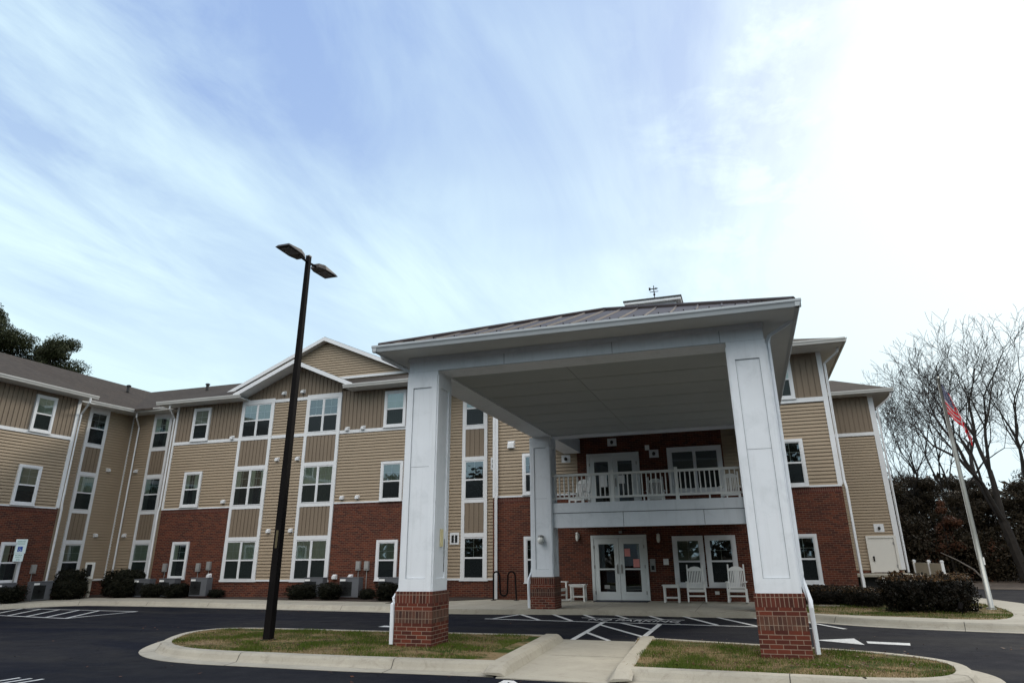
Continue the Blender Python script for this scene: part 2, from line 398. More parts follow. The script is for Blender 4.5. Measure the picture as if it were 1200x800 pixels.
def empty(name, loc=(0, 0, 0), rz=0):
    o = bpy.data.objects.new(name, None); COL.objects.link(o); o.location = loc; o.rotation_euler = (0, 0, rz); o.empty_display_size = 0.3
    return o
def copy_tree(o, parent=None):
    c = o.copy(); COL.objects.link(c)
    if parent is not None: c.parent = parent
    for ch in list(o.children): copy_tree(ch, c)
    return c

# ------------------------------------------------------------------ ground
ZK = 0.15
tag(MB().box(-400, 400, -300, 700, -1.0, -0.008).build('ground', 'leaf_litter'), 'leaf covered ground running to the woods', 'ground', kind='structure')
def sheet(name, pts, z, mat, label=None, thick=0.0):
    m = MB()
    if thick: m.slab([(x, y, z - thick) for x, y in pts], (0, 0, thick))
    else: m.poly([(x, y, z) for x, y in pts])
    o = m.build(name, mat); o['kind'] = 'structure'
    if label: o['label'] = label; o['category'] = name.replace('_', ' ')
    return o
sheet('car_park', [(-60, -25), (60, -25), (60, 24), (24, 37.6), (7.2, 37.6), (7.2, 24), (-60, 24)], 0.0, 'asphalt', 'dark asphalt car park and driveway in front of the building')

def arc(cx, cy, rx, ry, a0, a1, n=12):
    return [(cx + rx * math.cos(R_(a0 + (a1 - a0) * i / n)), cy + ry * math.sin(R_(a0 + (a1 - a0) * i / n))) for i in range(n + 1)]
def smooth_path(pts, it=2, closed=False):
    for _ in range(it):
        q = []
        n = len(pts)
        rng = range(n) if closed else range(n - 1)
        if not closed: q.append(pts[0])
        for i in rng:
            a, b = pts[i], pts[(i + 1) % n]
            q.append((a[0] * .75 + b[0] * .25, a[1] * .75 + b[1] * .25)); q.append((a[0] * .25 + b[0] * .75, a[1] * .25 + b[1] * .75))
        if not closed: q.append(pts[-1])
        pts = q
    return pts
def kerb(name, pts, closed, prof, label, joints=3.0, side=1):
    """sweep a kerb section; prof = [(offset inwards, z)...]; side=+1: inside lies to the left of travel"""
    n = len(pts); P = [Vector((p[0], p[1], 0)) for p in pts]; nor = []
    for i in range(n):
        a = P[(i - 1) % n] if (closed or i > 0) else P[i]; b = P[(i + 1) % n] if (closed or i < n - 1) else P[i]
        d = (b - a).normalized(); nor.append(Vector((-d.y, d.x, 0)) * side)
    m = MB(); k = len(prof); i0 = 0
    for i in range(n):
        for o, z in prof:
            q = P[i] + nor[i] * o; m.v.append((q.x, q.y, z))
    for i in range(n if closed else n - 1):
        i2 = (i + 1) % n
        for j in range(k - 1):
            f = (i * k + j, i2 * k + j, i2 * k + j + 1, i * k + j + 1)
            m.f.append(f if side > 0 else f[::-1]); m.m.append(0)
    if not closed:
        m.f.append(tuple(range(k))); m.m.append(0); m.f.append(tuple((n - 1) * k + j for j in range(k))[::-1]); m.m.append(0)
    # control joints: thin dark strips riding 2 mm over the section
    acc = 1.2
    for i in range(n - 1 if not closed else n):
        i2 = (i + 1) % n; seg = (P[i2] - P[i]).length
        if seg < 1e-6: continue
        acc += seg
        while acc > joints:
            t = 1 - (acc - joints) / seg; acc -= joints
            c = P[i].lerp(P[i2], max(0, min(1, t))); d = (P[i2] - P[i]).normalized() * 0.007; nn = nor[i]
            for j in range(k - 1):
                a = c + nn * prof[j][0]; b = c + nn * prof[j + 1][0]
                za, zb = prof[j][1] + 0.002, prof[j + 1][1] + 0.002
                e = -0.002 if abs(zb - za) > 0.02 else 0
                ev = nn * e
                m.quad((*(a - d + ev).xy, za), (*(a + d + ev).xy, za), (*(b + d + ev).xy, zb), (*(b - d + ev).xy, zb), 1)
    o = m.build(name, ['kerb_concrete', 'joint_dark'], smooth=False); o['kind'] = 'structure'; o['label'] = label; o['category'] = 'kerb'
    return o, [(P[i] + nor[i] * (prof[-1][0] - 0.005)) for i in range(n)]
PROF = [(0, -0.02), (0.0, 0.006), (0.28, 0.016), (0.315, 0.05), (0.35, 0.115), (0.385, 0.145), (0.42, ZK), (0.56, ZK), (0.565, 0.05)]
PROF_T = PROF
# left island (clockwise outline: inside on the right => side=-1 when going counter...)
isl_L = [(-3.86, 10.62), (-6.5, 10.55), (-9.2, 10.62)] + smooth_path([(-9.2, 10.62), (-10.3, 10.78), (-11.45, 11.45), (-12.2, 12.5), (-12.75, 13.7), (-12.55, 14.75), (-11.7, 15.2), (-10.6, 15.24)], 2)[1:] + [(-8, 15.2), (-4.12, 15.17)]
ko, inner = kerb('island_kerb', isl_L, False, PROF, 'rolled concrete kerb round the left grass island with the lamp', 3.0, side=-1)
sheet('island_lawn', [(p.x, p.y) for p in inner], ZK - 0.012, 'turf', 'patchy grass of the left island under the lamp')
isl_R = [(-2.15, 15.15), (-0.8, 14.75), (0.6, 14.35)] + smooth_path([(0.6, 14.35), (1.9, 13.95), (2.75, 13.3), (3.12, 12.5), (3.05, 11.6), (2.75, 10.9), (2.1, 10.42), (1.2, 10.30)], 2)[1:] + [(0, 10.38), (-1.98, 10.5)]
ko, innerR = kerb('island_kerb', isl_R, False, PROF, 'rolled concrete kerb round the right grass island', 2.9, side=-1)
sheet('island_lawn', [(p.x, p.y) for p in innerR], ZK - 0.012, 'turf', 'worn patchy grass of the right island under the column')
# ramp cut: concrete walk between two raised kerbs
tag(MB().slab([(-3.78, 10.52, -0.02), (-2.1, 10.45, -0.02), (-2.28, 15.22, -0.02), (-4.0, 15.3, -0.02)], (0, 0, 0.034)).build('ramp', 'concrete'), 'pale concrete walkway cut through the grass island', 'walkway', kind='structure')
def ramp_kerb(pa, pb, w, name, label):
    a = Vector((*pa, 0)); b = Vector((*pb, 0)); d = (b - a); n = Vector((d.y, -d.x, 0)).normalized() * w
    m = MB(); sec = [(0, 0.014), (0.04, 0.11), (0.09, 0.158), (0.30, 0.158), (0.34, 0.10)]
    st = [(0, .35), (0.05, .8), (0.1, 1), (0.93, 1), (0.97, .8), (1.0, .30)]
    pts = []
    for t, h in st:
        for o, z in sec:
            q = a + d * t + n * (o / 0.34); pts.append((q.x, q.y, 0.014 + (z - 0.014) * h))
    m.v = pts; k = len(sec)
    for i in range(len(st) - 1):
        for j in range(k - 1): m.f.append((i * k + j, (i + 1) * k + j, (i + 1) * k + j + 1, i * k + j + 1)); m.m.append(0)
    m.f.append(tuple(range(k))); m.m.append(0); m.f.append(tuple((len(st) - 1) * k + j for j in range(k))[::-1]); m.m.append(0)
    tag(m.build(name, 'kerb_concrete'), label, 'kerb', kind='structure')
ramp_kerb((-3.66, 10.6), (-3.93, 15.2), -0.36, 'ramp_kerb', 'raised kerb on the left side of the island walkway')
ramp_kerb((-2.12, 10.5), (-2.36, 15.2), 0.34, 'ramp_kerb', 'raised kerb on the right side of the island walkway')
m = MB()
m.quad((-3.62, 12.95, .0165), (-2.25, 12.95, .0165), (-2.25, 12.965, .0165), (-3.62, 12.965, .0165)); tag(m.build('ramp_joint', 'joint_dark'), 'joint line across the island walkway', 'joint', kind='structure')

# building-side pavement
walk_edge = smooth_path([(-30, 16.0), (-26.6, 19.0), (-26.1, 21.2), (-25.3, 22.15), (-23.8, 22.22), (-20.8, 22.16)], 2) + [(-16.7, 21.75), (-12.0, 21.3), (-11.0, 21.15)]
ko, wi = kerb('pavement_kerb', walk_edge, False, [(0, -0.02), (0, 0.006), (0.30, 0.014), (0.335, 0.06), (0.38, 0.13), (0.42, ZK), (0.6, ZK)], 'concrete kerb along the pavement left of the entrance', 3.0, 1)
edge2 = [(-11.0, 21.15), (-8.6, 21.05), (-4.5, 21.45), (0.2, 21.1)] + smooth_path([(0.2, 21.1), (1.0, 20.5), (2.0, 19.6), (3.2, 19.0), (4.6, 18.62), (6.3, 18.3), (8.6, 18.2)], 2)[1:]
# porch slab edge has a plain face
m = MB()
def strip(pts_a, pts_b, za, zb):
    for i in range(len(pts_a) - 1): m.quad((*pts_a[i], za), (*pts_a[i + 1], za), (*pts_b[i + 1], zb), (*pts_b[i], zb))
e_in = []
P = [Vector((x, y)) for x, y in edge2]
for i in range(len(P)):
    d = (P[min(i + 1, len(P) - 1)] - P[max(i - 1, 0)]).normalized(); n = Vector((-d.y, d.x)); e_in.append(P[i] + n * 0.16)
k0 = 3
ko, wi2 = kerb('pavement_kerb', edge2[k0:], False, [(0, -0.02), (0, 0.006), (0.26, 0.014), (0.30, 0.05), (0.34, 0.12), (0.38, ZK), (0.5, ZK)], 'concrete kerb along the pavement right of the entrance', 3.0, 1)
slab = [(x, y) for x, y in edge2[:k0 + 1]]
porch = slab + [(0.6, 21.6), (1.2, 24.0), (3.1, 24.0), (3.1, 26.0), (-9.3, 26.6), (-9.35, 25.8), (-12.4, 22.6)]
tag(MB().slab([(x, y, -0.02) for x, y in porch], (0, 0, ZK + 0.02 - 0.006)).build('porch_slab', 'concrete'), 'concrete porch floor in front of the entrance doors', 'pavement', kind='structure')
m = MB()
for x in (-7.5, -4.6, -1.7, ): m.quad((x, 21.3, ZK - .004), (x + .012, 21.3, ZK - .004), (x + .012, 25.5, ZK - .004), (x, 25.5, ZK - .004))
m.quad((-11.5, 22.9, ZK - .003), (0.3, 22.9, ZK - .003), (0.3, 22.912, ZK - .003), (-11.5, 22.912, ZK - .003))
tag(m.build('porch_joints', 'joint_dark'), 'joint lines of the porch floor', 'joint', kind='structure')
# left pavement sheet
lw = [(p.x, p.y) for p in wi]
tag(MB().slab([(x, y, -0.02) for x, y in lw + [(-12.4, 23.65), (-18.7, 24.3), (-23.8, 25.0), (-27.6, 24.9), (-28.1, 22.6), (-28.15, 17), (-32, 14)]], (0, 0, ZK + 0.017)).build('pavement', 'concrete'), 'concrete pavement along the left wing', 'pavement', kind='structure')
m = MB()
for x in (-24, -22, -20, -18, -16, -14): m.quad((x, 22.5 + (-24 - x) * -0.0 - 0.0 + (0 if x < -20 else (x + 20) * -0.11), ZK - .001), (x + .012, 22.5 + (0 if x < -20 else (x + 20) * -0.11), ZK - .001), (x + .012, 24.1, ZK - .001), (x, 24.1, ZK - .001))
tag(m.build('pavement_joints', 'joint_dark'), 'joint lines of the pavement', 'joint', kind='structure')
# planting bed (mulch) behind it
tag(MB().slab([(x, y, -0.02) for x, y in [(-12.4, 23.66), (-12.3, 22.9), (-9.36, 25.9), (-9.3, 27), (-28.2, 27), (-29.3, 27), (-29.3, 22.6), (-28.1, 22.6), (-28.3, 14), (-28.2, 14), (-27.95, 22.4), (-27.6, 24.4), (-23.8, 24.55), (-18.7, 24.2)]], (0, 0, ZK + 0.03)).build('planting_bed', 'mulch'), 'dark mulch bed along the brick walls', 'planting bed', kind='structure')
# right pavement + lawn corner with the flagpole
rw = [(p.x, p.y) for p in wi2]
grass_edge = [(0.6, 21.7)] + smooth_path([(0.6, 21.7), (1.4, 21.05), (2.4, 20.6), (3.6, 20.3), (4.6, 19.9), (5.5, 20.0), (6.15, 21.6), (6.45, 23.5), (6.5, 25.2), (6.45, 26.4), (6.0, 28.5), (5.5, 30)], 2)[1:]
walk_outer = [(8.6, 18.6), (8.0, 19.6), (7.75, 21.5), (7.7, 24), (7.6, 26), (7.3, 28), (6.7, 30), (6.4, 33)]
tag(MB().slab([(x, y, -0.02) for x, y in rw + walk_outer + grass_edge[::-1]], (0, 0, ZK + 0.018)).build('pavement', 'concrete'), 'curving concrete pavement round the flagpole lawn', 'pavement', kind='structure')
tag(MB().slab([(x, y, -0.02) for x, y in grass_edge + [(5.5, 40), (-1, 40), (0.6, 24)]], (0, 0, ZK + 0.004)).build('lawn', 'turf'), 'thin grass between the hedges and the flagpole', 'lawn', kind='structure')
# far lawn / verge strip beyond the drive
sheet('far_verge', [(7.6, 37.8), (60, 28), (90, 80), (-10, 90), (-2, 38)], 0.02, 'leaf_litter', 'brown leaf litter verge beyond the driveway')

# painted markings
def line(m, a, b, w, z=0.004):
    a = Vector((*a, 0)); b = Vector((*b, 0)); d = (b - a).normalized(); n = Vector((-d.y, d.x, 0)) * w / 2
    m.quad((*(a - n).xy, z), (*(b - n).xy, z), (*(b + n).xy, z), (*(a + n).xy, z))
LH = lambda x: 19.66 - 0.115 * (x + 7.15)
m = MB()
line(m, (-7.4, LH(-7.4)), (1.15, LH(1.15)), 0.11)
line(m, (-7.15, LH(-7.15) + .06), (-7.2 + .35, 21.1), 0.11, 0.0085)
for k in range(9):
    x = -7.15 + 0.95 * k + .35
    yt = 21.05 + (0.3 if -6 < x < -1.5 else 0.12) - (0.25 if x > 0 else 0)
    line(m, (x, yt), (x + 1.05, LH(x + 1.05) + .02), 0.11, 0.0105 + (0.001 if k % 2 else 0))
line(m, (-4.75, 20.38), (-1.9, 20.15), 0.08, 0.0145)
tag(m.build('hatched_zone_paint', 'road_paint'), 'white hatched no parking zone painted before the porch', 'road marking', kind='structure')
tag(MB().poly([(-4.55, 19.48, 0.0125), (-1.75, 19.16, 0.0125), (-1.75, 20.08, 0.0125), (-4.55, 20.33, 0.0125)]).build('lettering_panel_paint', 'asphalt'), 'black strip painted under the white lettering', 'road marking', kind='structure')
def text_obj(name, body, size, loc, rot, mat, parent=None, ext=0.001, sx=1.0):
    c = bpy.data.curves.new(name, 'FONT'); c.body = body; c.size = size; c.align_x = 'CENTER'; c.align_y = 'CENTER'; c.extrude = ext; c.offset = 0.004 * size
    o = bpy.data.objects.new(name, c); COL.objects.link(o)
    dg = bpy.context.evaluated_depsgraph_get(); me = bpy.data.meshes.new_from_object(o.evaluated_get(dg))
    COL.objects.unlink(o); bpy.data.objects.remove(o)
    me.materials.clear(); me.materials.append(MAT[mat])
    o = bpy.data.objects.new(name, me); COL.objects.link(o); o.location = loc; o.rotation_euler = rot; o.scale = (sx, 1, 1)
    if parent is not None: o.parent = parent
    return o
t = text_obj('no_parking_lettering', 'NO PARKING', 0.62, (-3.2, 19.76, 0.0165), (0, 0, -0.1), 'road_paint', sx=0.66)
tag(t, 'white NO PARKING lettering painted on the asphalt', 'road marking', kind='structure')
m = MB()
line(m, (-3.80, 15.35), (-3.92, LH(-3.9)), 0.12); line(m, (-2.42, 15.35), (-2.42, LH(-2.4)), 0.12)
for a, b in (((-3.85, 16.85), (-3.02, 15.35)), ((-3.87, 18.6), (-2.45, 16.2)), ((-3.45, 19.2), (-2.45, 17.65))): line(m, a, b, 0.1, 0.0065)
line(m, (-3.55, 10.4), (-3.62, 4), 0.12); line(m, (-2.15, 10.3), (-2.2, 4), 0.12)
for k in range(4): line(m, (-3.5, 10.36 - 1.6 * k), (-2.2, 8.4 - 1.6 * k), 0.1, 0.0065)
tag(m.build('crosswalk_paint', 'road_paint'), 'white hatched crosswalk linking the island walkway to the porch', 'road marking', kind='structure')
m = MB()
m.poly([(1.02, 16.35, .004), (1.86, 15.75, .004), (1.80, 16.8, .004)]); m.poly([(1.95, 16.0, .004), (2.66, 15.82, .004), (2.72, 16.2, .004), (1.97, 16.34, .004)])
tag(m.build('arrow_paint', 'road_paint'), 'white direction arrow on the lane right of the column', 'road marking', kind='structure')
m = MB()
m.poly([(-9.3, 17.0, .004), (-9.3, 17.3, .004), (-8.5, 17.3, .004), (-8.5, 17.0, .004)]); m.poly([(-8.45, 16.6, .004), (-8.45, 17.7, .004), (-7.7, 17.15, .004)])
tag(m.build('arrow_paint', 'road_paint'), 'white arrow on the lane partly behind the left column', 'road marking', kind='structure')
m = MB()
line(m, (-29, 18.6), (-23.7, 17.9), 0.1); line(m, (-23.7, 17.9), (-20.3, 17.42), 0.1); line(m, (-20.3, 17.42), (-20.3, 20.1), 0.1, .006); line(m, (-20.3, 20.1), (-26, 20.5), 0.1)
for k in range(7): line(m, (-20.35 - 1.0 * k, 17.45 + .14 * k), (-22.1 - 1.0 * k, 20.25 + 0.05 * k), 0.1, 0.0075)
tag(m.build('access_aisle_paint', 'road_paint'), 'white hatched access aisle painted beside the left pavement', 'road marking', kind='structure')
m = MB()
for k in range(3): line(m, (-11.0 + .24 * k, 8.2), (-10.95 + .24 * k, 8.8), 0.07)
tag(m.build('stall_hatch_paint', 'road_paint'), 'short white hatch strokes at the lower left corner', 'road marking', kind='structure')

# grass blades
def blades(name, polys, n, label, hmin=.02, hmax=.05):
    random.seed(hash(name) % 100 if False else len(polys[0]) + n)
    m = MB()
    def inside(p, poly):
        c = False; j = len(poly) - 1
        for i in range(len(poly)):
            if (poly[i][1] > p[1]) != (poly[j][1] > p[1]) and p[0] < (poly[j][0] - poly[i][0]) * (p[1] - poly[i][1]) / (poly[j][1] - poly[i][1]) + poly[i][0]: c = not c
            j = i
        return c
    for poly in polys:
        xs = [p[0] for p in poly]; ys = [p[1] for p in poly]; k = 0
        while k < n:
            x = random.uniform(min(xs), max(xs)); y = random.uniform(min(ys), max(ys)); k += 1
            if not inside((x, y), poly) or -4.4 < x < -1.95 and y < 16: continue
            d = noise.noise(Vector((x * 1.3, y * 1.3, 3)))
            if random.random() > 0.62 + d * 0.8: continue
            h = random.uniform(hmin, hmax) * (1 + 0.6 * d); a = random.uniform(0, 6.28); w = 0.006
            dx, dy = math.cos(a) * w, math.sin(a) * w; lx, ly = random.uniform(-.02, .02), random.uniform(-.02, .02)
            z = ZK - 0.014
            i = len(m.v); m.v += [(x - dx, y - dy, z), (x + dx, y + dy, z), (x + lx, y + ly, z + h)]; m.f.append((i, i + 1, i + 2)); m.m.append(0 if random.random() < 0.5 + d * 2.2 else 1)
    tag(m.build(name, ['grass_blade', 'dry_blade']), label, 'grass', kind='stuff')
leafmat('dry_blade', (0.25, 0.19, 0.095), (0.17, 0.13, 0.06), 0.9)
blades('grass', [[(p.x, p.y) for p in inner]], 60000, 'short green grass on the left island')
blades('grass', [[(p.x, p.y) for p in innerR]], 42000, 'short dry and green grass on the right island')
blades('grass', [grass_edge + [(3, 28), (0.8, 24)]], 26000, 'short grass round the foot of the flagpole', .03, .07)

m = MB(); rl = random.Random(9)
for k in range(900):
    z = ZK + .012
    if k < 330: x, y = rl.uniform(-11.5, -4.6), rl.uniform(11.4, 14.5)
    elif k < 560: x, y = rl.uniform(-1.7, 2.3), rl.uniform(11.2, 13.8)
    elif k < 720: x, y = rl.uniform(2.5, 6.2), rl.uniform(21.0, 25.5)
    else:
        x, y = rl.uniform(-18, 6), rl.choice((rl.gauss(10.3, .25), rl.gauss(15.6, .3), rl.gauss(21.0, .2), rl.uniform(8, 20))); z = .012
        if (-13 < x < 3.2 and 10.5 < y < 15.3) or y > 21 or (x > 0 and y > 18): continue
    a = rl.uniform(0, 6.28); w = rl.uniform(.02, .042); c_, s_ = math.cos(a) * w, math.sin(a) * w
    m.quad((x - c_, y - s_, z), (x + s_ * .6, y - c_ * .6, z + rl.uniform(0, .015)), (x + c_, y + s_, z + rl.uniform(0, .02)), (x - s_ * .6, y + c_ * .6, z), 0)
tag(m.build('fallen_leaves', 'rust_leaf'), 'scattered dry leaves on the islands and along the kerbs', 'fallen leaves', kind='stuff')

# ------------------------------------------------------------------ the building
B = empty('apartment_building', (-13, 26, 0))
tag(B, 'three storey residence with tan siding, red brick base and white trimmed windows', 'building')
BL = Vector((-13, 26, 0))
def bpart(m, name, mats, **k):
    o = m.build(name, mats, **k); o.parent = B; o.matrix_parent_inverse = Matrix.Translation(-BL); return o
# frames: front wall facing -y at plane y, or side wall facing +x at plane x
class Front:
    def __init__(s, y): s.p = y
    def pt(s, u, v, d=0): return (u, s.p - d, v)
    def box(s, m, u0, u1, v0, v1, d0, d1, mi=0): m.box(u0, u1, s.p - d1, s.p - d0, v0, v1, mi)
class Side:
    def __init__(s, x): s.p = x
    def pt(s, u, v, d=0): return (s.p + d, u, v)
    def box(s, m, u0, u1, v0, v1, d0, d1, mi=0): m.box(s.p + d0, s.p + d1, u0, u1, v0, v1, mi)
def lap(W_, u0, u1, v0, v1, name='lap_siding', span=None, mats='lap_siding', step=0.125):
    m = MB(); v = v0
    while v < v1 - 1e-4:
        t = min(v + step, v1)
        a0, a1 = (u0, u1); b0, b1 = (u0, u1)
        if span: a0, a1 = span(v); b0, b1 = span(t)
        if a1 - a0 > 0.02:
            h = t - v; c = max(v, t - .042)
            m.quad(W_.pt(a0, v, .002), W_.pt(a1, v, .002), W_.pt(a1, v, .04), W_.pt(a0, v, .04))
            m.quad(W_.pt(a0, v, .04), W_.pt(a1, v, .04), W_.pt(b1, c, .030), W_.pt(b0, c, .030))
            m.quad(W_.pt(b0, c, .030), W_.pt(b1, c, .030), W_.pt(b1, c + .004, .002), W_.pt(b0, c + .004, .002))
            m.quad(W_.pt(b0, c + .004, .002), W_.pt(b1, c + .004, .002), W_.pt(b1, t, .002), W_.pt(b0, t, .002))
        v = t
    return bpart(m, name, mats)
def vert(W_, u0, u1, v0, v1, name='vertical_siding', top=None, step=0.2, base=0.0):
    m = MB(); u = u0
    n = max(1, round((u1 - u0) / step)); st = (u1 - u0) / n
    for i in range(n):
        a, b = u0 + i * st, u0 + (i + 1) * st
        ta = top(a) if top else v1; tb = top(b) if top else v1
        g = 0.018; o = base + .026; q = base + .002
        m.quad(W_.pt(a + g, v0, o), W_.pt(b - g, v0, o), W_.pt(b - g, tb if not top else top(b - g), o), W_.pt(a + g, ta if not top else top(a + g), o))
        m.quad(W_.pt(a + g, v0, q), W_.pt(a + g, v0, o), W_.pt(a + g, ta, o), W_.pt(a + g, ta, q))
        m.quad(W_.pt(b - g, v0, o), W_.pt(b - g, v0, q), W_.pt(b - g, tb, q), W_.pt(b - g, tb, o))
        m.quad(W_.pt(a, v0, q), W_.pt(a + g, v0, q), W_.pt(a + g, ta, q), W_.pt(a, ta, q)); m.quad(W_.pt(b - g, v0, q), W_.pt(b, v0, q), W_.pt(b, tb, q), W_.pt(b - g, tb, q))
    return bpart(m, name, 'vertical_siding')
def brick(W_, u0, u1, v0, v1, soldier=True, d=0.03):
    m = MB(); top = v1
    if soldier:
        W_.box(m, u0, u1, v1 - 0.20, v1, 0, d, 1); top = v1 - 0.20
    W_.box(m, u0, u1, v0, top, 0, d - 0.001, 0)
    return bpart(m, 'brick_wall', ['brick', 'brick_soldier'])
def trim(W_, rects, name='trim_board', d=0.055):
    m = MB()
    for i, (u0, u1, v0, v1) in enumerate(rects): W_.box(m, u0, u1, v0, v1, 0, d + 0.0015 * (i % 3))
    return bpart(m, name, 'white_trim')
wcount = [0]
def window(W_, u0, u1, v0, v1, double=False, curtain=None, grid=True, base=0.0, cas=0.1, casing=True):
    """white vinyl double-hung window; base = depth where it starts (0 siding, .03 brick)"""
    wcount[0] += 1; rnd = random.Random(wcount[0] * 7)
    base = max(base, .037) if casing else .037
    D = base + 0.06
    fr = MB()
    c = cas if casing else 0.015
    if casing:
        for r in ((u0, u0 + c, v0, v1), (u1 - c, u1, v0, v1), (u0 + c, u1 - c, v1 - c, v1), (u0 + c, u1 - c, v0, v0 + c * .8)): W_.box(fr, *r, 0, D)
        W_.box(fr, u0 - .02, u1 + .02, v0 - .03, v0, 0, D + .02)
    a0, a1, b0, b1 = u0 + c, u1 - c, v0 + c * .8, v1 - c
    units = [(a0, (a0 + a1) / 2 - .02), ((a0 + a1) / 2 + .02, a1)] if double else [(a0, a1)]
    if double: W_.box(fr, (a0 + a1) / 2 - .02, (a0 + a1) / 2 + .02, b0, b1, 0, D - .008)
    mid = (b0 + b1) / 2; s = 0.035
    up, lo, mu, cu, bk = MB(), MB(), MB(), MB(), MB()
    for (p, q) in units:
        for r in ((p, p + s, b0, b1), (q - s, q, b0, b1), (p + s, q - s, b1 - s, b1), (p + s, q - s, b0, b0 + s), (p + s, q - s, mid - .028, mid + .028)): W_.box(fr, *r, 0, D - .018)
        up.quad(W_.pt(p + s, mid + .028, D - .028), W_.pt(q - s, mid + .028, D - .028), W_.pt(q - s, b1 - s, D - .028), W_.pt(p + s, b1 - s, D - .028))
        lo.quad(W_.pt(p + s, b0 + s, D - .034), W_.pt(q - s, b0 + s, D - .034), W_.pt(q - s, mid - .028, D - .034), W_.pt(p + s, mid - .028, D - .034))
        if grid:
            um = (p + q) / 2; vm = (mid + b1) / 2
            W_.box(mu, um - .007, um + .007, mid + .028, b1 - s, D - .038, D - .031); W_.box(mu, p + s, um - .007, vm - .007, vm + .007, D - .038, D - .031); W_.box(mu, um + .007, q - s, vm - .007, vm + .007, D - .038, D - .031)
        W_.box(bk, p + s, q - s, b0 + s, b1 - s, 0, base + .003)
    f = bpart(fr, 'window', 'white_trim')
    def sub(m, n, mt): 
        o = m.build(n, mt); o.parent = f; return o
    sub(up, 'window_pane', 'window_glass'); sub(lo, 'insect_screen', 'screen_pane')
    if grid: sub(mu, 'glazing_bars', 'white_trim')
    sub(bk, 'room_backing', 'dark_room')
    mode = curtain or rnd.choice(['blind', 'sheer', 'part', 'blind', 'none', 'part', 'low'])
    if mode != 'none':
        for (p, q) in units:
            a, b = p + s, q - s
            if mode == 'part': spans = [(a, a + (b - a) * rnd.uniform(.25, .4)), (b - (b - a) * rnd.uniform(.2, .4), b)]
            else: spans = [(a, b)]
            bot = b0 + s if mode in ('sheer', 'part') else (b1 - rnd.uniform(.25, .5) if mode == 'low' else mid - rnd.uniform(-.1, .45))
            if mode == 'part' and rnd.random() < .5: spans = spans[:1]
            for (x0, x1) in spans:
                n = max(4, int((x1 - x0) / .02))
                for i in range(n):
                    xa, xb = x0 + (x1 - x0) * i / n, x0 + (x1 - x0) * (i + 1) / n
                    wav = .006 if mode != 'blind' else .0
                    da, db = base + .011 + wav * math.sin(i * 1.3) * .6, base + .011 + wav * math.sin((i + 1) * 1.3) * .6
                    cu.quad(W_.pt(xa, bot, da), W_.pt(xb, bot, db), W_.pt(xb, b1 - s, db), W_.pt(xa, b1 - s, da))
        sub(cu, 'blind' if mode == 'blind' else 'curtain', 'blind' if mode == 'blind' else 'curtain')
    return f
m_, t_, b_ = newmat('screen_pane')
t_.nodes.remove(b_)
tr = N(t_, 'ShaderNodeBsdfTransparent'); tr.inputs[0].default_value = (0.22, 0.27, 0.26, 1)
df = N(t_, 'ShaderNodeBsdfPrincipled'); df.inputs['Base Color'].default_value = (0.02, 0.025, 0.027, 1); df.inputs['Roughness'].default_value = 0.12
mx = N(t_, 'ShaderNodeMixShader'); mx.inputs[0].default_value = 0.55
t_.links.new(tr.outputs[0], mx.inputs[1]); t_.links.new(df.outputs[0], mx.inputs[2]); t_.links.new(mx.outputs[0], t_.nodes['Material Output'].inputs[0])

def hood(W_, u, v, base=0.0, s=0.10):
    m = MB()
    W_.box(m, u - s * .95, u + s * .95, v - s * .9, v + s * .9, 0, base + .03)
    a = base + .03; b = base + .15
    L = [W_.pt(u - s * .8, v - s * .75, a), W_.pt(u + s * .8, v - s * .75, a), W_.pt(u + s * .8, v + s * .8, a), W_.pt(u - s * .8, v + s * .8, a)]
    F = [W_.pt(u - s * .8, v - s * .75, b), W_.pt(u + s * .8, v - s * .75, b), W_.pt(u + s * .65, v + s * .35, b), W_.pt(u - s * .65, v + s * .35, b)]
    m.quad(*F); m.quad(L[3], L[2], F[2], F[3]); m.quad(L[0], L[3], F[3], F[0]); m.quad(L[2], L[1], F[1], F[2])
    return bpart(m, 'vent_hood', 'white_trim')
def elbox(W_, u, v, base=0.03, w=.1, h=.17):
    m = MB(); W_.box(m, u - w, u + w, v - h, v + h, 0, base + .09); W_.box(m, u - w * .8, u + w * .8, v - h * .7, v + h * .8, base + .09, base + .11)
    W_.box(m, u - .012, u + .012, 0.3, v - h, base, base + .025)
    return bpart(m, 'electrical_box', 'box_grey')
def square_light(W_, u, v, w=.17, h=.14, base=0.0):
    m = MB(); W_.box(m, u - w, u + w, v - h, v + h, 0, base + .045)
    o = bpart(m, 'light_plate', 'white_trim')
    k = MB(); c = W_.pt(u, v - .01, base + .085); k.sphere(c, .06, 10, 8, (1, 1, 1.2))
    l = k.build('wall_light', 'bronze_metal', smooth=True); l.parent = o
    return o
def spout(pts, name='downspout', r=.045):
    m = MB()
    pts = [Vector(p) for p in pts]
    m.tube(pts, r, 4); return bpart(m, name, 'white_trim')

YB, YR = 25.6, 26.6      # bay plane, recess plane
YT = 26.0                # right bay plane
F = Front(YB); FR = Front(YR); FT = Front(YT); FF = Front(34.9)
SW = Side(-28.2); SR = Side(-29.2)
# solid bodies behind the cladding
def core(x0, x1, y0, y1, z0, z1): bpart(MB().box(x0, x1, y0, y1, z0, z1), 'wall', 'lap_siding')
G = .012
core(-25.4, -12.15, YB + G, YR + G, 0, 8.56); core(-43.3, -9.3, YR + G, 41, 0, 8.58); core(-9.3, 0.6, YB + G, 41, 0, 8.57); core(0.6, 3.2, YT + G, 41, 0, 8.55)
core(3.2, 6.2, 34.9 + G, 42, 0, 8.56); core(-43.4, -28.2 - G, 2, 22.7, 0, 8.56); core(-43.35, -29.2 - G, 22.7, YR + .3, 0, 8.56)

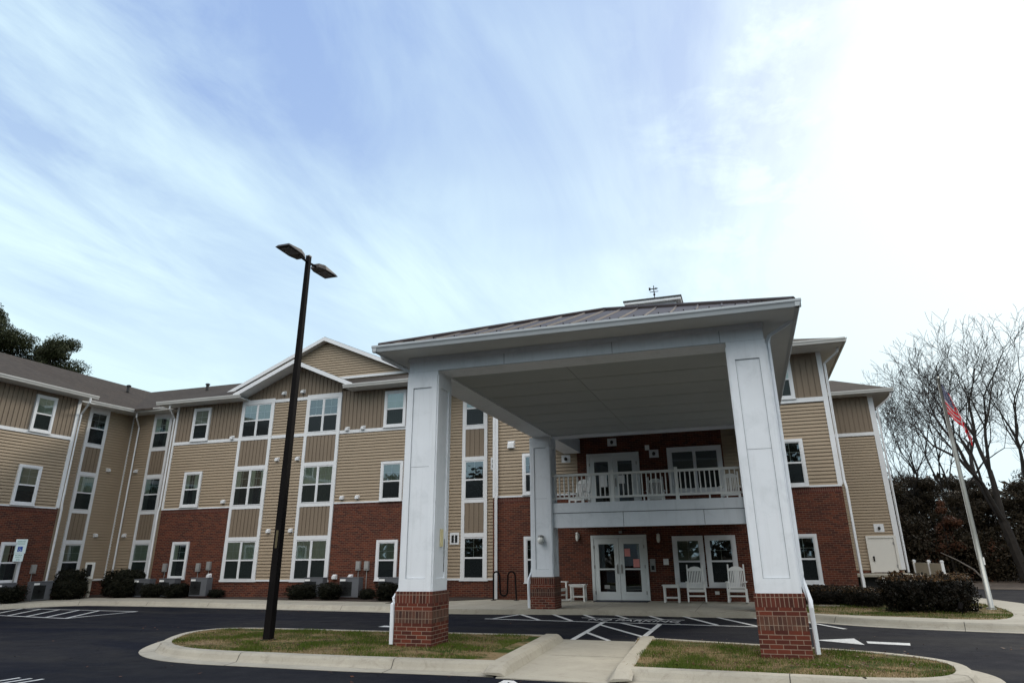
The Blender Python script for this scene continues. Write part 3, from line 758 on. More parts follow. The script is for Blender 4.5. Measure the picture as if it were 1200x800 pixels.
# --- left wing (faces +x)
brick(SW, 2, 22.7, 0, 3.78)
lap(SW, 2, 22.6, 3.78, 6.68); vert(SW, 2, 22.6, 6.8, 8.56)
trim(SW, [(2, 22.6, 6.66, 6.80), (2, 22.6, 3.74, 3.80), (22.56, 22.72, 3.78, 8.56)], 'trim_board', .058)
for (a, b) in ((20.6, 21.55), (15.2, 16.1), (10, 11)):
    window(SW, a, b, .85, 2.38, base=.03, curtain=None); window(SW, a - .05, b, 3.82, 5.4, curtain=None); window(SW, a, b, 6.78, 8.32, curtain=None)
elbox(SW, 22.15, 1.35)
# wing recess
lap(SR, 22.7, YR, .81, 8.56); brick(SR, 22.7, YR, 0, .78, False)
trim(SR, [(22.7, YR, .77, .85)], 'trim_board', .058)
def tower(W_, u0, u1, cas=.13, d=.078, panels=True, kind=None):
    trim(W_, [(u0, u0 + cas, .82, 8.5), (u1 - cas, u1, .82, 8.5), (u0 + cas, u1 - cas, 2.36, 2.52), (u0 + cas, u1 - cas, 3.68, 3.82), (u0 + cas, u1 - cas, 5.36, 5.52), (u0 + cas, u1 - cas, 6.66, 6.80), (u0 + cas, u1 - cas, 8.30, 8.5), (u0 - .04, u1 + .04, .74, .82)], 'trim_board', d)
    vert(W_, u0 + cas, u1 - cas, 2.52, 3.68, 'spandrel_panel', step=.19, base=.037); vert(W_, u0 + cas, u1 - cas, 5.52, 6.66, 'spandrel_panel', step=.19, base=.037)
    for i, (a, b) in enumerate(((.82, 2.36), (3.82, 5.36), (6.80, 8.30))):
        window(W_, u0 + cas - .012, u1 - cas + .012, a, b, double=(u1 - u0 > 1.5), casing=False, curtain=(kind[i] if kind else None))
tower(SR, 24.05, 25.15, kind=(None, 'sheer', 'none'))
for z in (5.74, 2.75): hood(SR, 25.65, z)
# main recess (left)
lap(FR, -29.2, -25.4, .81, 8.56); brick(FR, -29.2, -25.4, 0, .78, False); trim(FR, [(-29.2, -25.4, .77, .85)], 'trim_board', .058)
trim(FR, [(-29.17, -29.09, .85, 8.5)], 'corner_bead', .04)
tower(FR, -27.75, -26.6, kind=('sheer', None, 'part'))
for z in (5.74, 2.75): hood(FR, -28.35, z)
spout([(-28.35, 25.98, 8.5), (-28.35, 25.98, 8.3), (-28.62, 26.5, 7.9), (-28.62, 26.5, .3)])
# --- left bay
XL0, XL1 = -25.4, -21.62
brick(F, XL0, XL1, 0, 3.78); lap(F, XL0 + .1, XL1, 3.8, 6.68); vert(F, XL0 + .1, XL1, 6.8, 8.56)
trim(F, [(XL0 + .1, XL1, 6.67, 6.81), (XL0, XL1, 3.76, 3.82), (XL0, XL0 + .1, 3.82, 8.56)])
window(F, -24.36, -23.38, 6.81, 8.34, curtain=None); window(F, -24.36, -23.38, 3.86, 5.4, curtain=None); window(F, -24.42, -23.52, .86, 2.38, base=.03, curtain='part')
spout([(XL0 + .05, 25.0, 8.5), (XL0 + .05, 25.0, 8.32), (XL0 - .06, 25.5, 7.95), (XL0 - .06, 25.5, 3.95), (XL0 - .08, 25.47, 3.7), (XL0 - .08, 25.47, .25)])
hood(F, -21.99, 6.84); hood(F, -22.01, 4.03); hood(F, -22.2, .98, .03)
elbox(F, -25.0 + .35, 1.32); elbox(F, -22.85, 1.32); elbox(F, -22.3 + .0, 1.38)
# --- centre bay with the two double windows
trim(F, [(XL1, XL1 + .04, .8, 8.30)])
F2 = Front(YB - .01)
def dtower(W_, u0, u1, kinds):
    tower(W_, u0, u1, .14, .078, kind=kinds)
dtower(F2, -21.62, -19.86, ('sheer', 'part', 'blind')); dtower(F2, -18.14, -16.38, ('sheer', 'sheer', 'none'))
lap(F2, -19.86, -18.14, .82, 6.67); lap(F2, -19.86, -18.14, 6.81, 8.3); trim(F2, [(-19.86, -18.14, 6.67, 6.81)])
trim(F2, [(XL1, -16.36, 8.30, 8.44), (-19.86, -18.14, .76, .83)], 'frieze_board', .06)
brick(F2, XL1, -16.38, 0, .75, False)
hood(F2, -19.42, 8.70); hood(F2, -18.42, 8.70); hood(F2, -19.41, 5.74); hood(F2, -18.36, 5.72); hood(F2, -19.45, 2.75); hood(F2, -18.34, 2.75)
# pediment of the centre bay
PX, PS = -18.62, 0.43
ptop = lambda u: 10.02 - PS * abs(u - PX)
vert(F2, -21.6, -16.4, 8.44, 9, 'pediment_siding', top=lambda u: ptop(u) - .08)
bpart(MB().slab([(-21.6, YB, 8.4), (-16.4, YB, 8.4), (-16.4, YB, ptop(-16.4) - .06), (PX, YB, 9.96), (-21.6, YB, ptop(-21.6) - .06)], (0, 2.6, 0)), 'pediment_body', 'lap_siding')
# --- right bay of the left block
XR0, XR1 = -16.38, -12.15
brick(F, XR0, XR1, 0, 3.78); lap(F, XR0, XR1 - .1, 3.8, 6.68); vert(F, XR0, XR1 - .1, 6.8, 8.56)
trim(F, [(XR0, XR1 - .1, 6.67, 6.81), (XR0, XR1, 3.76, 3.82), (XR1 - .1, XR1, 3.82, 8.56)])
window(F, -14.24, -13.22, 6.81, 8.36, curtain='sheer'); window(F, -14.24, -13.22, 3.8, 5.38, curtain=None); window(F, -14.24, -13.3, .8, 2.3, base=.03, curtain=None)
hood(F, -15.99, 6.86); hood(F, -15.22, 6.86); hood(F, -16.0, 4.0); hood(F, -15.27, 4.0); hood(F, -16.05, .93, .03); hood(F, -15.32, .93, .03)
elbox(F, -15.0, 1.34); elbox(F, -14.62, 1.34); elbox(F, -12.95, .9, h=.1)
# --- middle recess
lap(FR, XR1, -9.3, .81, 8.56); brick(FR, XR1, -9.3, 0, .78, False); trim(FR, [(XR1, -9.3, .77, .84)], 'trim_board', .058)
tower(FR, -11.02, -9.9, .14, .078, kind=('none', 'none', 'blind'))
m = MB(); FR.box(m, -11.5, -11.1, 2.1, 2.55, 0, .06); o = bpart(m, 'louvre_plate', 'white_trim')
k = MB(); FR.box(k, -11.42, -11.32, 2.17, 2.45, .06, .075); FR.box(k, -11.27, -11.17, 2.17, 2.45, .06, .075); q = k.build('louvre', 'dark_room'); q.parent = o
m = MB(); FR.box(m, -9.75, -9.5, 4.95, 5.45, 0, .06); o = bpart(m, 'louvre_plate', 'white_trim')
k = MB(); FR.box(k, -9.68, -9.57, 5.03, 5.17, .06, .075); FR.box(k, -9.68, -9.57, 5.22, 5.36, .06, .075); q = k.build('louvre', 'dark_room'); q.parent = o
# --- entrance block
brick(F, -9.3, 0.6, 0, 3.78)
lap(F, -9.2, -5.3 - .6, 3.8, 8.56); brick(F, -5.9, -0.55, 3.8, 6.02, False); lap(F, -0.55, 0.6, 3.8, 8.56)
trim(F, [(-9.3, -5.95, 3.76, 3.82), (-9.3, -9.2, 3.82, 8.56)])
hood(F, -8.53, 5.75, s=.17)
window(F, -8.07, -7.15, 3.84, 5.38, curtain='none'); window(F, -8.05, -7.15, .72, 2.32, base=.03, curtain='none')
window(F, -8.07, -7.15, 6.8, 8.32)
spout([(-9.14, 24.98, 8.5), (-9.14, 24.98, 8.3), (-9.12, 25.49, 7.9), (-9.12, 25.49, 3.9), (-9.14, 25.46, 3.7), (-9.14, 25.46, .17)], r=.072)
# entrance doors
def double_door(u0, u1, v0, v1, matd, base, papers=False, split=True):
    fr = MB()
    for r in ((u0, u0 + .1, v0, v1), (u1 - .1, u1, v0, v1), (u0 + .1, u1 - .1, v1 - .1, v1)): F.box(fr, *r, 0, base + .07)
    f = bpart(fr, 'door_frame', matd)
    um = (u0 + u1) / 2; leaves = []
    for (a, b, sgn) in ((u0 + .105, um - .006, 1), (um + .006, u1 - .105, -1)):
        l = MB(); s = .17; zb = v0 + .28; zm = v0 + 1.02; zt = v1 - .1 - .2
        for r in ((a, a + s, v0 + .012, v1 - .105), (b - s, b, v0 + .012, v1 - .105), (a + s, b - s, v0 + .012, zb), (a + s, b - s, zt, v1 - .105)): F.box(l, *r, 0, base + .055)
        if split: F.box(l, a + s, b - s, zm - .025, zm + .025, 0, base + .054)
        lo = l.build('door_leaf', matd); lo.parent = B; lo.matrix_parent_inverse = Matrix.Translation(-BL)
        g = MB(); F.box(g, a + s, b - s, zb, zt, base + .03, base + .036); go = g.build('door_pane', 'door_glass'); go.parent = lo
        bk = MB(); F.box(bk, a + s, b - s, zb, zt, 0, base + .004); bo = bk.build('interior_backing', 'dark_room'); bo.parent = lo
        h = MB(); hu = (b - .07) if sgn > 0 else (a + .07)
        F.box(h, hu - .03, hu + .03, v0 + .88, v0 + 1.18, base + .055, base + .062); h.tube([F.pt(hu, v0 + .93, base + .062), F.pt(hu, v0 + .93, base + .11), F.pt(hu, v0 + 1.13, base + .11), F.pt(hu, v0 + 1.13, base + .062)], .011, 8)
        ho = h.build('door_handle', 'steel'); ho.parent = lo
        hg = MB(); e = a if sgn > 0 else b
        for z in (v0 + .25, v0 + 1.1, v1 - .4): F.box(hg, e - .02, e + .02, z - .055, z + .055, base + .055, base + .075)
        hh = hg.build('hinge', 'steel'); hh.parent = lo
        if papers and sgn < 0:
            pp = MB(); F.box(pp, a + s + .02, a + s + .22, zt - .42, zt - .16, base + .037, base + .039); F.box(pp, b - s - .24, b - s - .02, zm + .06, zm + .33, base + .037, base + .039)
            po = pp.build('notice', 'pink_paper'); po.parent = lo; po['label'] = 'pink notices taped inside the door glass'
        if papers and sgn > 0:
            pp = MB(); F.box(pp, a + s + .15, a + s + .34, zb + .1, zb + .22, base + .037, base + .038); po = pp.build('notice', 'box_grey'); po.parent = lo
    return f
double_door(-5.50, -3.49, ZK, 2.31, 'door_white', .03, True)
double_door(-5.52, -3.55, 3.12, 5.22, 'door_white', .03, False, split=False)
m = MB(); F.box(m, -4.38, -4.12, 4.1, 4.4, .085, .095); o = bpart(m, 'notice', 'white_paper')
m = MB(); F.box(m, -5.02, -4.78, 4.0, 4.5, .085, .095); o = bpart(m, 'notice', 'white_paper')
window(F, -2.60, -1.55, .60, 2.24, base=.03, curtain='blind', cas=.13); window(F, -1.49, -.47, .60, 2.24, base=.03, curtain='none', cas=.13)
window(F, -2.52, -.60, 3.7, 5.3, base=.03, double=True, curtain='none', grid=False, cas=.14)
def lantern(W_, u, v, base=.03):
    m = MB(); W_.box(m, u - .05, u + .05, v - .09, v + .09, base, base + .02)
    m.tube([W_.pt(u, v + .02, base + .02), W_.pt(u, v + .14, base + .08), W_.pt(u, v + .12, base + .13)], .012, 6)
    m.sphere(W_.pt(u, v + .10, base + .13), .06, 10, 6, (1, 1, .5))
    o = bpart(m, 'wall_lantern', 'chair_white', smooth=True)
    k = MB(); k.tube([W_.pt(u, v - .17, base + .13), W_.pt(u, v - .13, base + .13), W_.pt(u, v - .02, base + .13), W_.pt(u, v + .09, base + .13)], [.02, .05, .065, .05], 10)
    q = k.build('lantern_glass', 'lens_glass', smooth=True); q.parent = o
    return o
lantern(F, -5.98, 2.30); lantern(F, -3.06, 2.20)
m = MB(); F.box(m, -3.42, -3.24, 1.08, 1.50, .03, .09); o = bpart(m, 'intercom', 'box_grey'); k = MB(); F.box(k, -3.38, -3.28, 1.14, 1.28, .09, .1); q = k.build('speaker_grille', 'dark_room'); q.parent = o
m = MB(); F.box(m, -2.96, -2.78, 1.30, 1.5, .03, .05); bpart(m, 'notice_plate', 'white_paper')
m = MB(); F.box(m, -4.45, -4.35, 2.37, 2.45, .03, .12); bpart(m, 'door_sensor', 'box_grey')
m = MB(); F.box(m, -1.32, -1.18, .36, .46, .03, .07); bpart(m, 'socket_cover', 'chair_white')
square_light(F, -6.33, 5.1, base=.0); square_light(F, -4.52, 5.62, base=.03); square_light(F, -2.99, 5.12, base=.03)
m = MB(); F.box(m, -3.30, -3.14, 5.26, 5.44, 0, .08); bpart(m, 'alarm_box', 'chair_white')
# --- right bay
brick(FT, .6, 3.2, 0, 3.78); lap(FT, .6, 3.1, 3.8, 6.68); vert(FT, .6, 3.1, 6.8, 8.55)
trim(FT, [(.6, 3.08, 6.70, 6.86), (.6, 3.2, 3.76, 3.82), (3.08, 3.24, 3.82, 8.56)], 'trim_board', .058)
window(FT, 1.22, 2.17, 6.86, 8.32, curtain='sheer'); window(FT, 1.22, 2.17, 3.8, 5.42, curtain='none'); window(FT, 1.22, 2.15, .68, 2.24, base=.03, curtain='none')
spout([(3.78, 25.6, 8.5), (3.75, 25.6, 8.35), (3.32, 25.97, 8.05), (3.30, 25.97, 3.95), (3.33, 25.94, 3.7), (3.33, 25.94, .25)], r=.05)
# --- far right block
lap(FF, 3.2, 6.1, .9, 6.68); vert(FF, 3.2, 6.1, 6.8, 8.56); brick(FF, 3.2, 6.1, 0, .86, False)
trim(FF, [(3.2, 6.05, 6.67, 6.82), (6.03, 6.25, .9, 8.56)], 'trim_board', .06)
m = MB()
for r in ((4.88, 4.98, .78, 2.30), (6.00 - .02, 6.08, .9, 2.30), (4.98, 5.98, 2.2, 2.30)): FF.box(m, *r, 0, .09)
bpart(m, 'door_frame', 'door_cream')
m = MB(); FF.box(m, 4.985, 5.975, .8, 2.195, 0, .055); o = bpart(m, 'service_door', 'door_cream')
m = MB(); FF.box(m, 5.05, 5.11, 1.25, 1.45, .055, .1); q = m.build('door_handle', 'black_metal'); q.parent = o
m = MB()
for z in (1.05, 1.98): FF.box(m, 5.93, 5.99, z - .06, z + .06, .055, .08)
q = m.build('hinge', 'box_grey'); q.parent = o
square_light(FF, 5.50, 2.62, .2, .17)
spout([(6.95, 34.3, 8.5), (6.9, 34.3, 8.3), (6.35, 34.85, 7.9), (6.33, 34.85, .8)], r=.05)

# --- roofs, eaves, gutters
RZ, RY = 11.8, 33.6
def roof(pts, name='roof'): return bpart(MB().slab([Vector(p) for p in pts], (0, 0, -.10)), name, 'shingles')
E1 = 8.66
roof([(-25.9, 25.9, E1), (-25.9, RY, RZ), (-35.8, RY, RZ), (-28.4, 25.75, E1)])
zc_ = lambda y: E1 + (RZ + .003 - E1) * (y - 24.9) / (RY - 24.9)
roof([(-26.0, 24.9, E1), (-21.55, 24.9, E1), (-21.55, RY, RZ + .003), (-26.0, RY, RZ + .003)])
roof([(-15.7, 24.9, E1), (-11.55, 24.9, E1), (-11.55, RY, RZ + .003), (-15.7, RY, RZ + .003)])
roof([(-21.55, 25.75, zc_(25.75)), (-15.7, 25.75, zc_(25.75)), (-15.7, RY, RZ + .003), (-21.55, RY, RZ + .003)])
roof([(-11.55, 25.9, E1), (-9.9, 25.9, E1), (-9.9, RY, RZ), (-11.55, RY, RZ)])
roof([(-9.9, 24.9, E1), (3.95, 24.9, E1), (-4.75, RY, RZ + .003), (-9.9, RY, RZ + .003)])
roof([(3.95, 24.9, E1), (3.95, 42.3, E1), (-4.75, RY, RZ)])
roof([(-44, 42.3, E1), (-35.8, RY, RZ - .006), (-4.75, RY, RZ - .006), (3.95, 42.3, E1)])
roof([(3.9, 34.2, E1 + .01), (7.0, 34.2, E1 + .01), (5.1, 38.2, 10.1), (3.9, 38.2, 10.1), (2.2, 38.2, 10.1)])
roof([(7.0, 34.2, E1 + .01), (7.0, 42.5, E1), (5.1, 38.2, 10.1)]); roof([(7.0, 42.5, E1), (2.2, 42.5, E1), (2.2, 38.2, 10.1), (5.1, 38.2, 10.1)])
WX = -35.8
roof([(-27.55, 1.5, E1), (-27.55, 22.95, E1), (WX, 22.95, RZ + .003), (WX, 1.5, RZ + .003)])
roof([(-28.6, 22.95, E1), (-28.4, 25.75, E1), (WX, RY, RZ), (WX, 22.95, RZ)])
roof([(-44, 1.5, E1), (WX, 1.5, RZ), (WX, RY, RZ), (-44, 42.3, E1)])
# closing cheeks where bay and recess eaves step
for x in (-26.0 + .01, -11.56, -9.91): bpart(MB().slab([(x, 24.9, E1 - .08), (x, RY, RZ - .1), (x, RY, RZ - .14), (x, 25.9, E1 - .12)], (.03, 0, 0)), 'roof_cheek', 'white_trim')
# gables over the centre bay
def gable_roof(px, pz, half, slope, y0, y1, name):
    m = MB(); z1 = pz - slope * half
    for s in (-1, 1):
        m.slab([(px, y0, pz), (px + s * half, y0, z1), (px + s * half, y1, z1), (px, y1, pz)], (0, 0, -.07))
    bpart(m, name, 'shingles')
    r = MB()
    for s in (-1, 1):
        r.slab([(px, y0 - .02, pz - .015), (px + s * half, y0 - .02, z1 - .015), (px + s * half, y0 - .02, z1 - .2), (px, y0 - .02, pz - .2)], (0, .06, 0))
        r.slab([(px, y0 + .04, pz - .16), (px + s * half, y0 + .04, z1 - .16), (px + s * half, y0 + .04, z1 - .19), (px, y0 + .04, pz - .19)], (0, .62, 0))
    bpart(r, 'rake_board', 'white_trim')
gable_roof(PX, 10.06, 3.1, PS, 24.9, 28.5, 'pediment_roof')
GY = 27.6; GX = -18.75
gable_roof(GX, 11.84, 5.4, .43, GY - .35, 34, 'gable_roof')
gt = lambda v: (GX - max(0, (11.66 - v) / .43), GX + max(0, (11.66 - v) / .43))
FG = Front(GY)
lap(FG, 0, 0, 9.8, 11.6, 'gable_siding', span=gt)
trim(FG, [(gt(9.75)[0], gt(9.75)[1], 9.68, 9.8)], 'gable_belt', .06)
bpart(MB().slab([(gt(9.2)[0], GY + .01, 9.2), (gt(9.2)[1], GY + .01, 9.2), (GX, GY + .01, 11.66)], (0, 5, 0)), 'gable_body', 'lap_siding')
# soffits + gutters
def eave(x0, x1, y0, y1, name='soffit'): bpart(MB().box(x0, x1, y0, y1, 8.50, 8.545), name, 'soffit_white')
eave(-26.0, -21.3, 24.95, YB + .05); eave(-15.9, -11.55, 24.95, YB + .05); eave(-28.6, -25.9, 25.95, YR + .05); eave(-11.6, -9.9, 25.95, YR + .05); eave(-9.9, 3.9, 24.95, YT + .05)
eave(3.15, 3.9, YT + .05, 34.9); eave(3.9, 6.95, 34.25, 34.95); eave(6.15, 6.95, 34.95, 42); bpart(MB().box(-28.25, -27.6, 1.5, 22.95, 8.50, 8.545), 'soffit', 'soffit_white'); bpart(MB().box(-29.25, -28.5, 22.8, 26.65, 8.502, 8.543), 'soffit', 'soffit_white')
def gutter(a, b, out, z=8.66, h=.15, w=.11, name='gutter', parent_fn=None, mat='gutter_tan'):
    a = Vector((*a, 0)); b = Vector((*b, 0)); o = Vector((*out, 0))
    prof = [(0, -h), (w * .62, -h), (w * .78, -h * .55), (w, -h * .3), (w, 0), (w * .9, 0), (w * .9, -h * .2), (0, -h * .2)]
    m = MB(); k = len(prof)
    for p in (a, b):
        for d, zz in prof: q = p + o * d; m.v.append((q.x, q.y, z + zz))
    for j in range(k):
        j2 = (j + 1) % k; m.f.append((j, j2, k + j2, k + j)); m.m.append(0)
    m.f.append(tuple(range(k))[::-1]); m.m.append(0); m.f.append(tuple(range(k, 2 * k))); m.m.append(0)
    if parent_fn: return parent_fn(m, name, mat)
    return bpart(m, name, mat)
gutter((-26.05, 24.93), (-21.3, 24.93), (0, -1)); gutter((-15.95, 24.93), (-11.5, 24.93), (0, -1)); gutter((-28.45, 25.93), (-25.95, 25.93), (0, -1)); gutter((-11.6, 25.93), (-9.9, 25.93), (0, -1))
gutter((-9.95, 24.93), (3.98, 24.93), (0, -1)); gutter((3.93, 24.85), (3.93, 34.2), (1, 0)); gutter((3.95, 34.23), (7.05, 34.23), (0, -1)); gutter((6.97, 34.15), (6.97, 42), (1, 0))
gutter((-27.58, 1.5), (-27.58, 23.0), (1, 0)); gutter((-28.63, 22.95), (-28.4, 25.9), (1, 0))
spout([(-27.52, 22.6, 8.5), (-27.52, 22.6, 8.3), (-28.1, 22.78, 7.85), (-28.1, 22.78, 3.95), (-28.06, 22.78, 3.7), (-28.06, 22.78, .25)])
# roof vents
for (x, y) in ((-33.2, 18.4), (-33.3, 21.6 + 8), (-29.3, 31.4)):
    z = (E1 + (x + 27.55) / (WX + 27.55) * (RZ - E1)) if x < -30 else E1 + (y - 24.9) * .361
    m = MB(); m.tube([(x, y, z - .1), (x, y, z + .22)], .09, 8); m.sphere((x, y, z + .26), .14, 10, 6, (1, 1, .5)); bpart(m, 'roof_vent', 'roof_vent_black')
# cupola with weathervane on the main ridge
cx, cyy = -3.25, RY
m = MB(); m.box(cx - 1.15, cx + 1.15, cyy - 1.15, cyy + 1.15, 10.8, 13.46); m.box(cx - 1.4, cx + 1.4, cyy - 1.4, cyy + 1.4, 13.46, 13.60); co = bpart(m, 'cupola', 'white_trim')
m = MB()
ap = (cx, cyy, 14.15)
C4 = [(cx - 1.45, cyy - 1.45, 13.66), (cx + 1.45, cyy - 1.45, 13.66), (cx + 1.45, cyy + 1.45, 13.66), (cx - 1.45, cyy + 1.45, 13.66)]
for i in range(4): m.poly([C4[i], C4[(i + 1) % 4], ap])
m.box(cx - 1.45, cx + 1.45, cyy - 1.45, cyy + 1.45, 13.603, 13.658)
q = m.build('cupola_roof', 'bronze_metal'); q.parent = co
m = MB(); m.tube([ap, (cx, cyy, 14.86)], .025, 6); m.tube([(cx - .22, cyy, 14.52), (cx + .22, cyy, 14.52)], .018, 6); m.tube([(cx, cyy - .22, 14.52), (cx, cyy + .22, 14.52)], .018, 6)
m.sphere((cx, cyy, 14.36), .06, 8, 6); m.box(cx - .2, cx + .08, cyy - .01, cyy + .01, 14.66, 14.71); m.poly([(cx + .08, cyy, 14.62), (cx + .24, cyy, 14.685), (cx + .08, cyy, 14.75)]); m.box(cx - .26, cx - .17, cyy - .012, cyy + .012, 14.61, 14.77)
q = m.build('weathervane', 'black_metal'); q.parent = co

# --- balcony
bal = MB(); bal.box(-5.84, 0.0, 21.62, YB, 2.98, 3.10); bal.box(-5.84, 0, 21.55, 21.75, 2.46, 2.90); bal.box(-5.86, 0, 21.53, 21.78, 2.903, 3.2); bal.box(-5.84, 0, 21.76, YB, 2.80, 2.86)
bo = bpart(bal, 'balcony', 'portico_white')
for bx in [(-5.84, 0, 21.545, 21.56, 2.885, 2.904)] + [(x, x + .012, 21.5465, 21.56, 2.47, 2.885) for x in (-3.6, -1.2)]:
    m = MB(); m.box(*bx); q = m.build('board_joint', 'dark_gap'); q.parent = bo
r = MB()
r.box(-5.84, .0, 21.60, 21.69, 4.02, 4.09); r.box(-5.84, .0, 21.61, 21.68, 3.32, 3.38)
x = -5.76
while x < -.03: r.box(x, x + .035, 21.625, 21.66, 3.38, 4.02); x += .146
for x in (-3.94, -1.97): r.box(x, x + .10, 21.59, 21.70, 3.2, 4.16)
for x in (-4.9, -2.95, -2.4, -1.0, -.5): r.box(x, x + .04, 21.62, 21.66, 3.2, 3.32)
ro = r.build('balcony_railing', 'chair_white'); ro.parent = bo

# ------------------------------------------------------------------ porte-cochere
PC = empty('entrance_portico', (-2.87, 17, 0)); PCL = Vector((-2.87, 17, 0))
tag(PC, 'large white drive through portico on brick based columns before the entrance', 'portico')
def ppart(m, name, mats, **k):
    o = m.build(name, mats, **k); o.parent = PC; o.matrix_parent_inverse = Matrix.Translation(-PCL); return o
def column(x0, y0, w=.655, z0=ZK - .03, zb=1.07, front=True):
    x1, y1 = x0 + w, y0 + w; e = .055
    m = MB(); m.box(x0, x1, y0, y1, zb, 5.29)
    # stiles and rails proud of the shaft
    def frame(face):
        d = .028
        for (a, b, za, zb2) in ((0, .12, zb, 5.2), (w - .12, w, zb, 5.2), (.12, w - .12, zb, zb + .22), (.12, w - .12, 4.95, 5.2)):
            if face == 'f': m.box(x0 + a, x0 + b, y0 - d, y0, za + .001, zb2)
            if face == 'r': m.box(x1, x1 + d, y0 + a, y0 + b, za + .001, zb2)
            if face == 'l': m.box(x0 - d, x0, y0 + a, y0 + b, za + .001, zb2)
            if face == 'b': m.box(x0 + a, x0 + b, y1, y1 + d, za + .001, zb2)
        zs = 3.35
    for f in 'frlb': frame(f)
    m.box(x0 - .012, x1 + .012, y0 - .012, y1 + .012, 5.2, 5.29)
    o = ppart(m, 'column', 'portico_white')
    g = MB(); yy = y0 - .003  # middle seam, plus dark strips painted as shadow lines in the recess corners
    for r in ((x0 + .12, x0 + .126, zb + .22, 4.95), (x1 - .126, x1 - .12, zb + .22, 4.95), (x0 + .126, x1 - .126, 4.944, 4.95), (x0 + .126, x1 - .126, zb + .22, zb + .226), (x0 + .126, x1 - .126, 3.35, 3.356)): g.box(r[0], r[1], yy, y0 + .002, r[2], r[3])
    q = g.build('panel_joint_shade', 'caulk_and_shade'); q.parent = o
    b = MB(); X0, X1, Y0, Y1 = x0 - e, x1 + e, y0 - e, y1 + e
    b.box(X0, X1, Y0, Y1, zb - .20, zb, 1); b.box(X0 + .001, X1 - .001, Y0 + .001, Y1 - .001, zb - .335, zb - .2, 0); b.box(X0, X1, Y0, Y1, zb - .535, zb - .335, 2); b.box(X0 + .001, X1 - .001, Y0 + .001, Y1 - .001, z0, zb - .535, 0)
    q = b.build('brick_base', ['brick_column', 'brick_column_soldier', 'brick_column_mixed']); q.parent = o
    return o
CY = 12.45
cFL = column(-6.40, CY); cFR = column(0.01, CY)
cRL = column(-6.50, 21.45, zb=1.04, z0=.1); cRR = column(0.01, 21.45, zb=1.04, z0=.1)
m = MB(); 
X0, X1, w = -6.40, .665, .64
m.box(X0, X1, CY, CY + w, 5.29, 5.80); m.box(X0, X0 + w, CY + w, YB, 5.291, 5.80); m.box(X1 - w, X1, CY + w, YB, 5.291, 5.80); m.box(X0 + w, X1 - w, 21.5, 22.1, 5.292, 6.1); m.box(X0, X0 + .3, 22.1, YB, 5.80, 6.1); m.box(X1 - .3, X1, 22.1, YB, 5.80, 6.1)
m.box(X0 - .02, X1 + .02, CY - .02, CY, 5.52, 5.608)
ppart(m, 'beam', 'portico_white')
for bx in [(x, x + .01, CY - .0035, CY + .001, 5.30, 5.52) for x in (-4.3, -2.1, -.1)] + [(X0 + .002, X1 - .002, CY - .004, CY + .001, 5.285, 5.295)]:
    m = MB(); m.box(*bx); ppart(m, 'board_joint', 'caulk_and_shade')
# ceiling boards with open joints
m = MB(); y = CY + w
while y < 21.45:
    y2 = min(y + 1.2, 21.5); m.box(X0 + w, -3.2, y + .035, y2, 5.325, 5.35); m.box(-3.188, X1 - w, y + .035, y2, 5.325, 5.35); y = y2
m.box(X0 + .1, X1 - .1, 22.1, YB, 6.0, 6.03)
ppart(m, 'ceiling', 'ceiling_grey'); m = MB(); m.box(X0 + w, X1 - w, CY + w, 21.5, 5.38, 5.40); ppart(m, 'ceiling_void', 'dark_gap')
# soffit ring
ex0, ex1, ey0 = -6.80, 1.20, 11.80
m = MB(); m.box(ex0, ex1, ey0, CY, 5.61, 5.65); m.box(ex0, X0, CY, YB, 5.611, 5.649); m.box(X1, ex1, CY, YB, 5.611, 5.649); ppart(m, 'soffit', 'soffit_white')
# hip roof, standing seam
rz = 5.73; sl = .415; ax = (ex0 + ex1) / 2; hw = (ex1 - ex0) / 2; ay = ey0 + hw; az = rz + sl * hw
m = MB(); dn = (0, 0, -.05)
m.slab([(ex0 - .05, ey0 - .05, rz), (ex1 + .05, ey0 - .05, rz), (ax, ay, az)], dn)
m.slab([(ex0 - .05, ey0 - .05, rz), (ax, ay, az), (ax, YB, az), (ex0 - .05, YB, rz)], dn); m.slab([(ex1 + .05, ey0 - .05, rz), (ex1 + .05, YB, rz), (ax, YB, az), (ax, ay, az)], dn)
ro = ppart(m, 'metal_roof', 'seam_roof')
m = MB()
def seam(p, q): 
    p, q = Vector(p), Vector(q); d = q - p; s = (Vector((.016, 0, 0)) if abs(d.x) < abs(d.y) else Vector((0, .016, 0)))
    m.slab([p - s, p + s, q + s, q - s], (0, 0, .035))
x = ex0 + .38
while x < ex1 - .1:
    t = hw - abs(x - ax); seam((x, ey0 - .05, rz), (x, ey0 + t, rz + sl * t)); x += .46
y = ey0 + .4
while y < YB - .1:
    t = min(hw, y - ey0)
    for s, e in ((1, ex0 - .05), (-1, ex1 + .05)): seam((e, y, rz), (e + s * t, y, rz + sl * t))
    y += .46
q = m.build('roof_seams', 'seam_roof'); q.parent = ro; q.matrix_parent_inverse = Matrix.Identity(4)
q.location = (0, 0, 0)
m = MB(); m.tube([(ex0, ey0, rz + .03), (ax, ay, az + .03)], .05, 6); m.tube([(ex1, ey0, rz + .03), (ax, ay, az + .03)], .05, 6); m.tube([(ax, ay, az + .03), (ax, YB, az + .03)], .05, 6)
q = m.build('ridge_cap', 'seam_roof'); q.parent = ro
